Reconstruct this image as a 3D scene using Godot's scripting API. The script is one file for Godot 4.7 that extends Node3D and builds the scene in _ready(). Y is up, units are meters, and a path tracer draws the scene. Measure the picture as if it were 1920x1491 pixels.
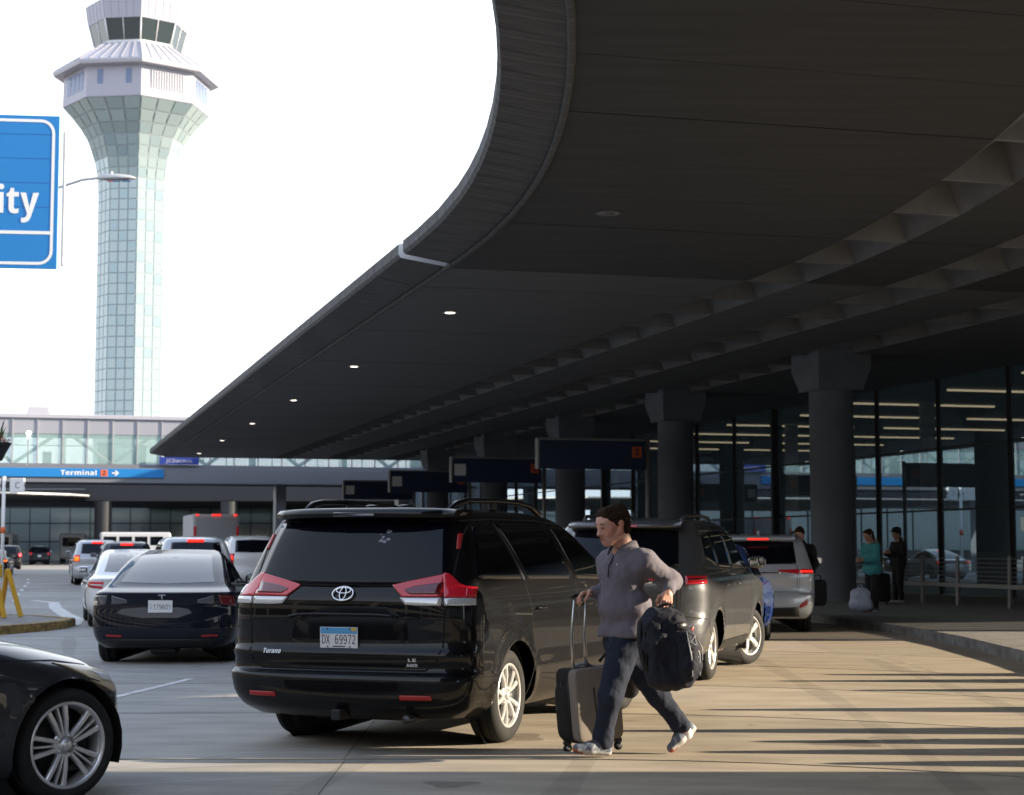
extends Node3D
# world: camera stands over the origin and looks along -z; x to the right, y up, metres.
# The road runs away at 15.1 degrees to the left: R(across, height, along) gives a point from distances in the road's own frame.
const TH := 0.263545
var M := {}
var rng := RandomNumberGenerator.new()

func V(x, y, zc) -> Vector3: return Vector3(x, y, -zc)
func bend(X: float, D: float) -> float:
	var d0 := 29.3 + 0.2 * (X - 7.0)
	if D >= d0: return 0.0
	var q := d0 - D
	return 0.0118 * q * q if q < 17.0 else 0.0118 * 289.0 + 0.4 * (q - 17.0)
func R(X: float, y: float, D: float) -> Vector3: return Vector3(X * cos(TH) - D * sin(TH), y, -(D * cos(TH) + X * sin(TH)))
func RB(X: float, y: float, D: float) -> Vector3: return R(X - bend(X, D), y, D)
func road_basis(turn := 0.0) -> Basis: return Basis(Vector3.UP, TH + turn)   # local x across the road, -z along it

# ---------- materials
func lin(r: float, g: float, b: float, a := 1.0) -> Color:
	var c := Color(r, g, b).linear_to_srgb(); c.a = a; return c
func mat(key: String, c: Color, rough := 0.6, metal := 0.0, o := {}) -> StandardMaterial3D:
	var m := StandardMaterial3D.new()
	m.resource_name = key; m.albedo_color = c; m.roughness = rough; m.metallic = metal
	if c.a < 1.0: m.transparency = BaseMaterial3D.TRANSPARENCY_ALPHA
	if o.has("coat"):
		m.clearcoat_enabled = true; m.clearcoat = o.coat; m.clearcoat_roughness = o.get("coat_rough", 0.03)
	if o.has("emit"):
		m.emission_enabled = true; m.emission = o.emit; m.emission_energy_multiplier = o.get("energy", 1.0)
	if o.has("vc"): m.vertex_color_use_as_albedo = true
	if o.has("spec"): m.metallic_specular = o.spec
	if o.has("rim"):
		m.rim_enabled = true; m.rim = o.rim; m.rim_tint = 0.5
	if o.has("tex"):
		m.albedo_texture = o.tex; m.uv1_triplanar = true; m.uv1_world_triplanar = o.get("world", true); m.uv1_scale = Vector3.ONE * o.get("scale", 1.0)
		if o.get("scale3"): m.uv1_scale = o.scale3
	if o.has("bump"):
		m.heightmap_enabled = true; m.heightmap_texture = o.bump; m.heightmap_scale = o.get("bump_cm", 0.3)
		m.uv1_triplanar = true; m.uv1_world_triplanar = o.get("world", true); m.uv1_scale = Vector3.ONE * o.get("scale", 1.0)
	if o.has("back"):
		m.backlight_enabled = true; m.backlight = o.back
	M[key] = m
	return m
func ramp_noise(seed_: int, freq: float, lo: Color, hi: Color, size := 512, octaves := 4, mid := 0.5) -> NoiseTexture2D:
	var n := FastNoiseLite.new(); n.seed = seed_; n.frequency = freq; n.fractal_octaves = octaves; n.noise_type = FastNoiseLite.TYPE_SIMPLEX_SMOOTH
	var g := Gradient.new(); g.set_color(0, lo); g.set_color(1, hi); g.add_point(mid, lo.lerp(hi, 0.5))
	var t := NoiseTexture2D.new(); t.width = size; t.height = size; t.noise = n; t.seamless = true; t.color_ramp = g
	return t
func grey(v: float) -> Color: return Color(v, v, v)

# ---------- mesh helpers (corners given anticlockwise as seen from outside)
func mb(smooth := false) -> SurfaceTool:
	var st := SurfaceTool.new(); st.begin(Mesh.PRIMITIVE_TRIANGLES); st.set_smooth_group(0 if smooth else -1); return st
func tri(st: SurfaceTool, a: Vector3, b: Vector3, c: Vector3):
	if (b - a).cross(c - a).length_squared() < 1e-16: return
	st.add_vertex(a); st.add_vertex(c); st.add_vertex(b)
func quad(st: SurfaceTool, a: Vector3, b: Vector3, c: Vector3, d: Vector3):
	tri(st, a, b, c); tri(st, a, c, d)
func grid(st: SurfaceTool, rows: Array, flip := false, closed := false):
	for i in rows.size() - 1:
		var p: PackedVector3Array = rows[i]
		var q: PackedVector3Array = rows[i + 1]
		var n := p.size()
		for j in (n if closed else n - 1):
			var k := (j + 1) % n
			if flip: quad(st, p[j], q[j], q[k], p[k])
			else: quad(st, p[j], p[k], q[k], q[j])
func bx(st: SurfaceTool, c: Vector3, s: Vector3, b := Basis.IDENTITY, bev := 0.0):
	var h := s * 0.5
	bev = minf(bev, 0.45 * minf(s.x, minf(s.y, s.z)))
	for ax in 3:
		var u := (ax + 1) % 3
		var w := (ax + 2) % 3
		for sg in [-1, 1]:
			var q := []
			for t in [[-1, -1], [1, -1], [1, 1], [-1, 1]]:
				var p := Vector3.ZERO
				p[ax] = h[ax] * sg; p[u] = (h[u] - bev) * t[0]; p[w] = (h[w] - bev) * t[1]
				q.append(c + b * p)
			if sg > 0: quad(st, q[0], q[1], q[2], q[3])
			else: quad(st, q[3], q[2], q[1], q[0])
		if bev > 0.0:
			for s1 in [-1, 1]:
				for s2 in [-1, 1]:
					var e := []
					for t in [[0, -1], [1, -1], [1, 1], [0, 1]]:
						var p := Vector3.ZERO
						p[ax] = (h[ax] - bev) * t[1]
						p[u] = (h[u] - (bev if t[0] == 1 else 0.0)) * s1
						p[w] = (h[w] - (0.0 if t[0] == 1 else bev)) * s2
						e.append(c + b * p)
					if s1 * s2 < 0: quad(st, e[0], e[1], e[2], e[3])
					else: quad(st, e[3], e[2], e[1], e[0])
	if bev > 0.0:
		for sx in [-1, 1]:
			for sy in [-1, 1]:
				for sz in [-1, 1]:
					var k := Vector3(sx, sy, sz)
					var p0 := c + b * (Vector3(h.x, h.y - bev, h.z - bev) * k)
					var p1 := c + b * (Vector3(h.x - bev, h.y, h.z - bev) * k)
					var p2 := c + b * (Vector3(h.x - bev, h.y - bev, h.z) * k)
					if sx * sy * sz > 0: tri(st, p0, p1, p2)
					else: tri(st, p0, p2, p1)
func tube(st: SurfaceTool, pts: Array, r, n := 8, caps := true, squash := 1.0, up0 := Vector3.ZERO):
	var rows := []
	var side := Vector3.ZERO
	for i in pts.size():
		var d: Vector3 = (pts[mini(i + 1, pts.size() - 1)] - pts[maxi(i - 1, 0)]).normalized()
		if i == 0:
			side = up0 if up0 != Vector3.ZERO else (d.cross(Vector3.UP) if absf(d.y) < 0.9 else d.cross(Vector3.RIGHT))
		side = (side - d * side.dot(d)).normalized()
		var o := d.cross(side)
		var rr: float = r[i] if r is Array else r
		var row := PackedVector3Array()
		for j in n:
			var a := TAU * j / n
			row.append(pts[i] + (side * cos(a) + o * sin(a) * squash) * rr)
		rows.append(row)
	grid(st, rows, false, true)
	if caps:
		for e in [0, rows.size() - 1]:
			var row: PackedVector3Array = rows[e]
			for j in range(1, n - 1):
				if e == 0: tri(st, row[0], row[j + 1], row[j])
				else: tri(st, row[0], row[j], row[j + 1])
func lathe(st: SurfaceTool, prof: Array, n: int, xf := Transform3D.IDENTITY, a0 := 0.0, a1 := TAU):
	var rows := []
	for p in prof:
		var row := PackedVector3Array()
		for j in n + 1:
			var a := a0 + (a1 - a0) * j / n
			row.append(xf * Vector3(p[0] * cos(a), p[1], -p[0] * sin(a)))
		rows.append(row)
	grid(st, rows)
func prism(st: SurfaceTool, poly: PackedVector2Array, z0: float, z1: float, xf := Transform3D.IDENTITY):
	if Geometry2D.is_polygon_clockwise(poly): poly.reverse()
	var ix := Geometry2D.triangulate_polygon(poly)
	for i in range(0, ix.size(), 3):
		var a := poly[ix[i]]; var b := poly[ix[i + 1]]; var c := poly[ix[i + 2]]
		if (b - a).cross(c - a) < 0.0:
			var t := b; b = c; c = t
		tri(st, xf * Vector3(a.x, a.y, z1), xf * Vector3(b.x, b.y, z1), xf * Vector3(c.x, c.y, z1))
		tri(st, xf * Vector3(a.x, a.y, z0), xf * Vector3(c.x, c.y, z0), xf * Vector3(b.x, b.y, z0))
	for i in poly.size():
		var a := poly[i]; var b := poly[(i + 1) % poly.size()]
		quad(st, xf * Vector3(a.x, a.y, z0), xf * Vector3(b.x, b.y, z0), xf * Vector3(b.x, b.y, z1), xf * Vector3(a.x, a.y, z1))
func ell(st: SurfaceTool, c: Vector3, r: Vector3, b := Basis.IDENTITY, n := 14, pw := 1.0):
	# a rounded lump: pw under 1 makes it boxy
	var rows := []
	for i in n + 1:
		var v := -PI / 2 + PI * i / n
		var row := PackedVector3Array()
		for j in 2 * n:
			var u := TAU * j / (2 * n)
			var q := Vector3(cos(v) * cos(u), sin(v), cos(v) * -sin(u))
			if pw != 1.0:
				q = Vector3(signf(cos(u)) * pow(absf(cos(u)), pw) * pow(maxf(cos(v), 0), pw), signf(sin(v)) * pow(absf(sin(v)), pw), -signf(sin(u)) * pow(absf(sin(u)), pw) * pow(maxf(cos(v), 0), pw))
			row.append(c + b * (q * r))
		rows.append(row)
	grid(st, rows, false, true)

# ---------- nodes
func add(called: String, parent: Node, o: Node3D) -> Node3D:
	o.name = called; parent.add_child(o, true); return o
func part(called: String, st: SurfaceTool, m: Material, parent: Node, at := Transform3D.IDENTITY) -> MeshInstance3D:
	st.generate_normals()
	var o := MeshInstance3D.new()
	o.mesh = st.commit(); o.material_override = m; o.transform = at
	add(called, parent, o)
	return o
func share(called: String, mesh: Mesh, m: Material, parent: Node, at := Transform3D.IDENTITY) -> MeshInstance3D:
	var o := MeshInstance3D.new(); o.mesh = mesh; o.material_override = m; o.transform = at
	add(called, parent, o)
	return o
func made(st: SurfaceTool) -> Mesh:
	st.generate_normals(); return st.commit()
func tag(o: Node, label: String, category: String, group := "") -> Node:
	o.set_meta("label", label); o.set_meta("category", category)
	if group: o.set_meta("group", group)
	return o
func thing(called: String, label: String, category: String, at := Transform3D.IDENTITY, group := "") -> Node3D:
	var o := Node3D.new(); o.transform = at
	add(called, self, o); tag(o, label, category, group)
	return o
func setting(o: Node) -> Node:
	o.set_meta("kind", "structure"); return o
func text(parent: Node, what: String, height: float, at: Transform3D, m: Material, called := "lettering", width := 0.0, bold := true, mono := false, depth := 0.004) -> MeshInstance3D:
	var f := SystemFont.new(); f.font_names = PackedStringArray(["Droid Sans Mono" if mono else "Droid Sans"]); f.font_weight = 700 if bold else 400
	var t := TextMesh.new(); t.font = f; t.text = what; t.font_size = 64; t.pixel_size = 0.01; t.depth = depth; t.curve_step = 2.0
	var bb := t.get_aabb()
	var k := height / 0.46   # capital height at this size
	var kx := k if width <= 0.0 else width / bb.size.x
	var o := MeshInstance3D.new(); o.mesh = t; o.material_override = m
	o.transform = at * Transform3D(Basis.IDENTITY.scaled(Vector3(kx, k, 1.0)), Vector3.ZERO)
	add(called, parent, o)
	return o
func face_to(dir: Vector3) -> Basis:   # local +z looks along dir
	var z := dir.normalized(); var x := Vector3.UP.cross(z).normalized()
	return Basis(x, z.cross(x), z)

# ---------- smooth bodies: tapered capsules joined with a smooth minimum, meshed as surface nets
# bone: [a, b, ra, rb, axis, squash] (axis/squash optional: the body is thinner along axis by that factor)
func nets(st: SurfaceTool, bones: Array, k: float, cell: float, amp := 0.0, freq := 8.0, tint = null, floor_y := -1e9):
	var lo := Vector3.INF; var hi := -Vector3.INF
	for b in bones:
		var r: float = maxf(b[2], b[3]) + k + cell * 2
		for p in [b[0], b[1]]:
			lo = lo.min(p - Vector3.ONE * r); hi = hi.max(p + Vector3.ONE * r)
	var nx := int((hi.x - lo.x) / cell) + 2; var ny := int((hi.y - lo.y) / cell) + 2; var nz := int((hi.z - lo.z) / cell) + 2
	var f := PackedFloat32Array(); f.resize(nx * ny * nz); f.fill(1.0)
	var noise := FastNoiseLite.new(); noise.seed = 5; noise.frequency = freq
	for b in bones:
		var a: Vector3 = b[0]
		var ab: Vector3 = b[1] - a
		var ra: float = b[2]; var rb: float = b[3]
		var l2 := maxf(ab.length_squared(), 1e-9)
		var ax: Vector3 = b[4] if b.size() > 4 else Vector3.ZERO
		var sq: float = (b[5] - 1.0) if b.size() > 5 else 0.0
		var r := maxf(ra, rb) + k + cell * 2
		var mn: Vector3 = ((a.min(b[1]) - Vector3.ONE * r - lo) / cell).floor()
		var mx: Vector3 = ((a.max(b[1]) + Vector3.ONE * r - lo) / cell).ceil()
		for iz in range(maxi(int(mn.z), 0), mini(int(mx.z) + 1, nz)):
			for iy in range(maxi(int(mn.y), 0), mini(int(mx.y) + 1, ny)):
				var at := (iz * ny + iy) * nx
				for ix in range(maxi(int(mn.x), 0), mini(int(mx.x) + 1, nx)):
					var p := lo + Vector3(ix, iy, iz) * cell - a
					if sq != 0.0: p += ax * (p.dot(ax) * sq)
					var t := clampf(p.dot(ab) / l2, 0.0, 1.0)
					var d := (p - ab * t).length() - (ra + (rb - ra) * t)
					var e := f[at + ix]
					var h := maxf(k - absf(e - d), 0.0) / k
					f[at + ix] = minf(e, d) - h * h * k * 0.25
	if amp > 0.0:
		for iz in nz:
			for iy in ny:
				for ix in nx:
					var at := (iz * ny + iy) * nx + ix
					if absf(f[at]) < cell * 3: f[at] += amp * noise.get_noise_3d(lo.x + ix * cell, (lo.y + iy * cell) * 0.8, lo.z + iz * cell)
	if floor_y > -1e8:   # a straight hem
		for iz in nz:
			for iy in ny:
				var cut := floor_y - (lo.y + iy * cell)
				if cut < -cell * 4: continue
				for ix in nx:
					var at := (iz * ny + iy) * nx + ix
					f[at] = maxf(f[at], cut)
	var id := PackedInt32Array(); id.resize(nx * ny * nz); id.fill(-1)
	var pts := PackedVector3Array()
	var off := [0, 1, nx, nx + 1, nx * ny, nx * ny + 1, nx * ny + nx, nx * ny + nx + 1]
	var edges := [[0, 1], [2, 3], [4, 5], [6, 7], [0, 2], [1, 3], [4, 6], [5, 7], [0, 4], [1, 5], [2, 6], [3, 7]]
	for iz in nz - 1:
		for iy in ny - 1:
			var base := (iz * ny + iy) * nx
			for ix in nx - 1:
				var at := base + ix
				var f0 := f[at]
				if f0 > cell * 4 or f0 < -cell * 4: continue
				var m := 0
				for c in 8:
					if f[at + off[c]] < 0.0: m |= 1 << c
				if m == 0 or m == 255: continue
				var s := Vector3.ZERO; var n := 0
				for e in edges:
					var u := f[at + off[e[0]]]; var v := f[at + off[e[1]]]
					if (u < 0.0) == (v < 0.0): continue
					var t := u / (u - v)
					var p := Vector3(e[0] & 1, (e[0] >> 1) & 1, e[0] >> 2)
					var q := Vector3(e[1] & 1, (e[1] >> 1) & 1, e[1] >> 2)
					s += p.lerp(q, t); n += 1
				id[at] = pts.size()
				pts.append(lo + (Vector3(ix, iy, iz) + s / n) * cell)
	var cols := PackedColorArray()
	if tint != null:
		for p in pts: cols.append(tint.call(p))
	var sx := [1, nx, nx * ny]
	for iz in range(1, nz - 1):
		for iy in range(1, ny - 1):
			for ix in range(1, nx - 1):
				var at := (iz * ny + iy) * nx + ix
				var u := f[at]
				if absf(u) > cell * 3: continue
				for ax in 3:
					if (u < 0.0) == (f[at + sx[ax]] < 0.0): continue
					var s1: int = sx[(ax + 1) % 3]; var s2: int = sx[(ax + 2) % 3]
					var q := [id[at], id[at - s1], id[at - s1 - s2], id[at - s2]]
					if q.min() < 0: continue
					var o := [0, 1, 2, 0, 2, 3] if u > 0.0 else [0, 2, 1, 0, 3, 2]
					for w in o:
						if tint != null: st.set_color(cols[q[w]])
						st.add_vertex(pts[q[w]])

# ---------- vehicles: a body is a stack of level outlines [y, rear, front, half width, rear rounding, front rounding, exponent];
# x across, s forward from the rear bumper (local z = -s), y up
func hermite(lv: Array, y: float) -> Array:
	var n := lv.size()
	if y <= lv[0][0]: return lv[0].slice(1)
	if y >= lv[n - 1][0]: return lv[n - 1].slice(1)
	var i := 0
	while lv[i + 1][0] < y: i += 1
	var h: float = lv[i + 1][0] - lv[i][0]
	var t: float = (y - lv[i][0]) / h
	var out := []
	for c in range(1, 7):
		var d: float = (lv[i + 1][c] - lv[i][c]) / h
		var m0 := d; var m1 := d
		if i > 0:
			var e: float = (lv[i][c] - lv[i - 1][c]) / (lv[i][0] - lv[i - 1][0])
			m0 = 0.0 if e * d <= 0.0 else 2.0 * e * d / (e + d)
		if i < n - 2:
			var e: float = (lv[i + 2][c] - lv[i + 1][c]) / (lv[i + 2][0] - lv[i + 1][0])
			m1 = 0.0 if e * d <= 0.0 else 2.0 * e * d / (e + d)
		var t2 := t * t; var t3 := t2 * t
		out.append((2 * t3 - 3 * t2 + 1) * lv[i][c] + (t3 - 2 * t2 + t) * h * m0 + (-2 * t3 + 3 * t2) * lv[i + 1][c] + (t3 - t2) * h * m1)
	return out
func flare(c: Dictionary, s: float, y: float) -> float:
	var o := 0.0
	for w in c.wheels:
		var d := Vector2(s - w[0], y - w[1]).length()
		if y < w[1] + w[2] + 0.2: o += c.get("flare", 0.016) * exp(-pow((d - w[2]) / 0.07, 2.0))
	return o
func body_point(c: Dictionary, y: float, a: float, front: bool, off := 0.0) -> Vector3:
	# a: 0 at the middle of the rear (or front) face, PI/2 where the side begins
	var e := hermite(c.lv, y)
	var n: float = e[5]
	var x: float = e[2] * pow(maxf(sin(absf(a)), 0.0), 2.0 / n) * signf(a)
	var t := pow(maxf(cos(a), 0.0), 2.0 / n)
	var nx: float = signf(a) * pow(maxf(sin(absf(a)), 0.0), 2.0 - 2.0 / n) / e[2]
	var q: float = e[4] if front else e[3]
	var ns: float = pow(maxf(cos(a), 0.0), 2.0 - 2.0 / n) / q
	var l := sqrt(nx * nx + ns * ns) + 1e-9
	x += off * nx / l
	var s: float = (e[1] - e[4] * (1.0 - t) + off * ns / l) if front else (e[0] + e[3] * (1.0 - t) - off * ns / l)
	return Vector3(x, y, -s)
func rear_at(c: Dictionary, x: float, y: float, off := 0.0, front := false) -> Vector3:
	var e := hermite(c.lv, y)
	var q := clampf(absf(x) / e[2], 0.0, 0.9999)
	return body_point(c, y, asin(pow(q, e[5] * 0.5)) * signf(x), front, off)
func side_at(c: Dictionary, s: float, y: float, sd: float, off := 0.0) -> Vector3:
	var e := hermite(c.lv, y)
	var t := 0.0
	if s < e[0] + e[3]: t = (e[0] + e[3] - s) / e[3]
	elif s > e[1] - e[4]: t = (s - e[1] + e[4]) / e[4]
	t = clampf(t, 0.0, 1.0)
	return Vector3((e[2] * pow(maxf(1.0 - pow(t, e[5]), 0.0), 1.0 / e[5]) + flare(c, s, y) + off) * sd, y, -s)
func along(pts: Array, u: float) -> Vector2:
	if pts.size() == 1: return Vector2(pts[0][0], pts[0][1])
	var t := u * (pts.size() - 1)
	var i := mini(int(t), pts.size() - 2)
	t -= i
	return Vector2(lerpf(pts[i][0], pts[i + 1][0], t), lerpf(pts[i][1], pts[i + 1][1], t))
func patch(st: SurfaceTool, c: Dictionary, how: String, lo: Array, hi: Array, off := 0.006, nu := 12, nv := 8, sd := 1.0):
	# a panel that follows the body between a lower and an upper line; its rim turns in
	var rows := []
	var rim := 1 if off > 0.0055 else 0
	for i in range(-rim, nv + 1 + rim):
		var v := clampf(float(i) / nv, 0.0, 1.0)
		var row := PackedVector3Array()
		for j in range(-rim, nu + 1 + rim):
			var u := clampf(float(j) / nu, 0.0, 1.0)
			var p := along(lo, u).lerp(along(hi, u), v)
			var o := -off if i < 0 or i > nv or j < 0 or j > nu else off
			match how:
				"side": row.append(side_at(c, p.x, p.y, sd, o))
				"rear": row.append(rear_at(c, p.x, p.y, o))
				"front": row.append(rear_at(c, p.x, p.y, o, true))
				"corner": row.append(body_point(c, p.y, p.x * sd, false, o))
				"nose": row.append(body_point(c, p.y, p.x * sd, true, o))
		rows.append(row)
	grid(st, rows, (how in ["side", "corner"] and sd < 0) or how == "front" or (how == "nose" and sd > 0))
func seam(st: SurfaceTool, c: Dictionary, how: String, pts: Array, width := 0.006, off := 0.0012, sd := 1.0):
	var fine := []
	for i in pts.size() - 1:
		var a := Vector2(pts[i][0], pts[i][1]); var b := Vector2(pts[i + 1][0], pts[i + 1][1])
		var n := maxi(1, int(ceil((b - a).length() / 0.04)))
		for j in n: fine.append(a.lerp(b, float(j) / n))
	fine.append(Vector2(pts[-1][0], pts[-1][1]))
	var l := PackedVector3Array(); var r := PackedVector3Array()
	for i in fine.size():
		var d: Vector2 = (fine[mini(i + 1, fine.size() - 1)] - fine[maxi(i - 1, 0)]).normalized()
		var o := Vector2(-d.y, d.x) * width * 0.5
		for e in [[fine[i] - o, l], [fine[i] + o, r]]:
			match how:
				"side": e[1].append(side_at(c, e[0].x, e[0].y, sd, off))
				"rear": e[1].append(rear_at(c, e[0].x, e[0].y, off))
				"corner": e[1].append(body_point(c, e[0].y, e[0].x * sd, false, off))
	grid(st, [l, r])
func strip(o: Node, c: Dictionary, called: String, how: String, pts: Array, width: float, off: float, sd: float, m: Material):
	var st := mb(); seam(st, c, how, pts, width, off, sd); part(called, st, m, o)
func car_body(st: SurfaceTool, under: SurfaceTool, c: Dictionary):
	var lv: Array = c.lv
	var step: float = c.get("step", 0.05)
	var ys := []
	for i in lv.size() - 1:
		var span := 0.0
		for k in 4: span = maxf(span, absf(lv[i + 1][k] - lv[i][k]))
		var n := maxi(2, int(ceil(span / (step * 1.3))))
		for j in n: ys.append(lerpf(lv[i][0], lv[i + 1][0], float(j) / n))
	ys.append(lv[-1][0])
	var na := maxi(7, int(0.6 / step))
	var ns := int((lv[3][2] - lv[3][1]) / step)
	var rows := []; var cut := []
	for y in ys:
		var e := hermite(lv, y)
		var half := []
		for i in na + 1: half.append(body_point(c, y, PI / 2 * i / na, false))
		var s0: float = e[0] + e[3]; var s1: float = e[1] - e[4]
		for i in range(1, ns): half.append(side_at(c, lerpf(s0, s1, float(i) / ns), y, 1.0))
		for i in range(na, -1, -1): half.append(body_point(c, y, PI / 2 * i / na, true))
		var row := PackedVector3Array(); var inn := []
		for i in half.size() * 2 - 2:
			var p: Vector3 = half[i] if i < half.size() else half[2 * half.size() - 2 - i] * Vector3(-1, 1, 1)
			var hit := false
			for w in c.wheels:
				var d := Vector2(-p.z - w[0], p.y - w[1])
				if absf(p.x) > 0.55 * e[2] and d.length() < w[2]:
					hit = true
					d = d.normalized() * w[2]
					p.z = -(w[0] + d.x); p.y = w[1] + d.y
			row.append(p); inn.append(hit)
		rows.append(row); cut.append(inn)
	for i in rows.size() - 1:
		var n: int = rows[i].size()
		for j in n:
			var k := (j + 1) % n
			if cut[i][j] and cut[i][k] and cut[i + 1][k] and cut[i + 1][j]: continue
			quad(st, rows[i][j], rows[i][k], rows[i + 1][k], rows[i + 1][j])
	# roof: the last outline drawn in to the middle
	var top: PackedVector3Array = rows[-1]
	var mid := 0.0
	for p in top: mid += p.z / top.size()
	var cap := [top]
	for k in [0.85, 0.6, 0.3, 0.02]:
		var row := PackedVector3Array()
		for p in top: row.append(Vector3(p.x * k, p.y + c.get("dome", 0.03) * (1.0 - k * k), mid + (p.z - mid) * (0.55 + 0.45 * k)))
		cap.append(row)
	grid(st, cap, false, true)
	# wheel houses and floor
	var e0 := hermite(lv, lv[0][0])
	for w in c.wheels:
		for sd in [-1, 1]:
			var rr := []
			for x in [e0[2] + 0.06, e0[2] - 0.32]:
				var row := PackedVector3Array()
				for j in 17:
					var a := -0.35 + (PI + 0.7) * j / 16
					row.append(Vector3(x * sd, w[1] + sin(a) * w[2] * 1.01, -(w[0] + cos(a) * w[2] * 1.01)))
				rr.append(row)
			var back := PackedVector3Array()
			for j in 17: back.append(Vector3((e0[2] - 0.32) * sd, w[1], -w[0]))
			rr.append(back)
			grid(under, rr, sd > 0)
	var fl := PackedVector3Array()
	for p in rows[0]: fl.append(p * Vector3(0.97, 1, 1) + Vector3(0, 0.012, 0))
	for j in fl.size(): tri(under, Vector3(0, lv[0][0] + 0.012, -(e0[0] + e0[1]) * 0.5), fl[(j + 1) % fl.size()], fl[j])

var wheel_cache := {}
func wheel(parent: Node, c: Dictionary, at: Vector3, sd: float, steer := 0.0):
	# tyre, rim with spokes, hub: turned on the local x axis, outer face on +x
	var key: String = c.wheel
	if not wheel_cache.has(key):
		var r: float = c.tyre; var w: float = c.get("tyre_w", 0.23); var q: float = c.rim
		var ax := Transform3D(Basis(Vector3.BACK, -PI / 2), Vector3.ZERO)
		var t := mb(true)
		lathe(t, [[q, -w / 2 + 0.01], [q + 0.03, -w / 2], [r - 0.045, -w / 2 - 0.004], [r - 0.012, -w / 2 + 0.018], [r, -w / 2 + 0.045], [r, -0.045], [r - 0.008, -0.043], [r - 0.008, -0.035], [r, -0.033], [r, 0.033], [r - 0.008, 0.035], [r - 0.008, 0.043], [r, 0.045], [r, w / 2 - 0.045], [r - 0.012, w / 2 - 0.018], [r - 0.045, w / 2 + 0.004], [q + 0.035, w / 2 + 0.002], [q + 0.012, w / 2 - 0.006], [q, w / 2 - 0.02]], 48, ax)
		var rim := mb(true)
		lathe(rim, [[q + 0.004, -w / 2 + 0.02], [q - 0.03, 0.0], [q - 0.03, w / 2 - 0.07], [q - 0.006, w / 2 - 0.03], [q + 0.012, w / 2 - 0.012], [q + 0.002, w / 2 - 0.004], [q - 0.012, w / 2 - 0.012], [q - 0.016, w / 2 - 0.03]], 48, ax)
		var sp := mb()
		var list := []
		match c.spokes:
			"ten":
				for i in 5:
					for d in [-0.24, 0.24]: list.append([TAU * i / 5 + d * 0.62, TAU * i / 5 + d, 0.05, 0.042, 0.03])
			"triple":
				for i in 5:
					for d in [-0.25, 0.0, 0.25]: list.append([TAU * i / 5 + d * 1.5, TAU * i / 5 + d, 0.075, 0.015 if d == 0.0 else 0.032, 0.016 if d == 0.0 else 0.026])
			"five":
				for i in 5: list.append([TAU * i / 5, TAU * i / 5, 0.04, 0.075, 0.06])
		for l in list:
			var a := Vector2(cos(l[0]), sin(l[0])) * (q * 0.22); var b := Vector2(cos(l[1]), sin(l[1])) * (q - 0.008)
			var d := (b - a).normalized(); var o := Vector2(-d.y, d.x)
			var x0 := w / 2 - 0.028; var x1 := w / 2 - 0.02
			var ring := []
			for z in [[a, l[4], x0], [a.lerp(b, 0.5), (l[3] + l[4]) * 0.5, x0 + 0.012], [b, l[3], x1]]:
				var row := PackedVector3Array()
				for g in [[-0.5, -0.03], [-0.5, -0.008], [-0.32, 0.0], [0.32, 0.0], [0.5, -0.008], [0.5, -0.03]]:
					var p: Vector2 = z[0] + o * z[1] * g[0]
					row.append(Vector3(z[2] + g[1], p.y, p.x))
				ring.append(row)
			grid(sp, ring)
		var hub := mb(true)
		lathe(hub, [[0.0, w / 2 - 0.012], [0.028, w / 2 - 0.014], [0.034, w / 2 - 0.02], [0.036, w / 2 - 0.03], [q * 0.3, w / 2 - 0.032], [q * 0.34, w / 2 - 0.05]], 24, ax)
		var disc := mb(true)
		lathe(disc, [[0.0, -0.02], [q * 0.75, -0.02], [q * 0.75, -0.045], [0.0, -0.045]], 32, ax)
		bx(disc, Vector3(-0.03, q * 0.1, -q * 0.66), Vector3(0.09, q * 0.6, q * 0.3), Basis.IDENTITY, 0.015)
		lathe(disc, [[q - 0.032, -w / 2 + 0.03], [0.0, -w / 2 + 0.03]], 32, ax)
		var nuts := hub
		for i in 5:
			var a := TAU * (i + 0.5) / 5
			tube(nuts, [Vector3(w / 2 - 0.04, sin(a) * q * 0.235, cos(a) * q * 0.235), Vector3(w / 2 - 0.022, sin(a) * q * 0.235, cos(a) * q * 0.235)], 0.012, 6)
		wheel_cache[key] = [made(t), made(rim), made(sp), made(hub), made(disc)]
	var m: Array = wheel_cache[key]
	var o := share("wheel", m[4], M.brake, parent, Transform3D(Basis(Vector3.UP, steer) * (Basis.IDENTITY if sd > 0 else Basis(Vector3.UP, PI)), at))
	share("tyre", m[0], M.rubber, o); share("rim", m[1], M[c.get("alloy", "alloy")], o); share("spokes", m[2], M[c.get("alloy", "alloy")], o)
	share("hub_cap", m[3], M[c.get("alloy", "alloy")], o)

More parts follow.
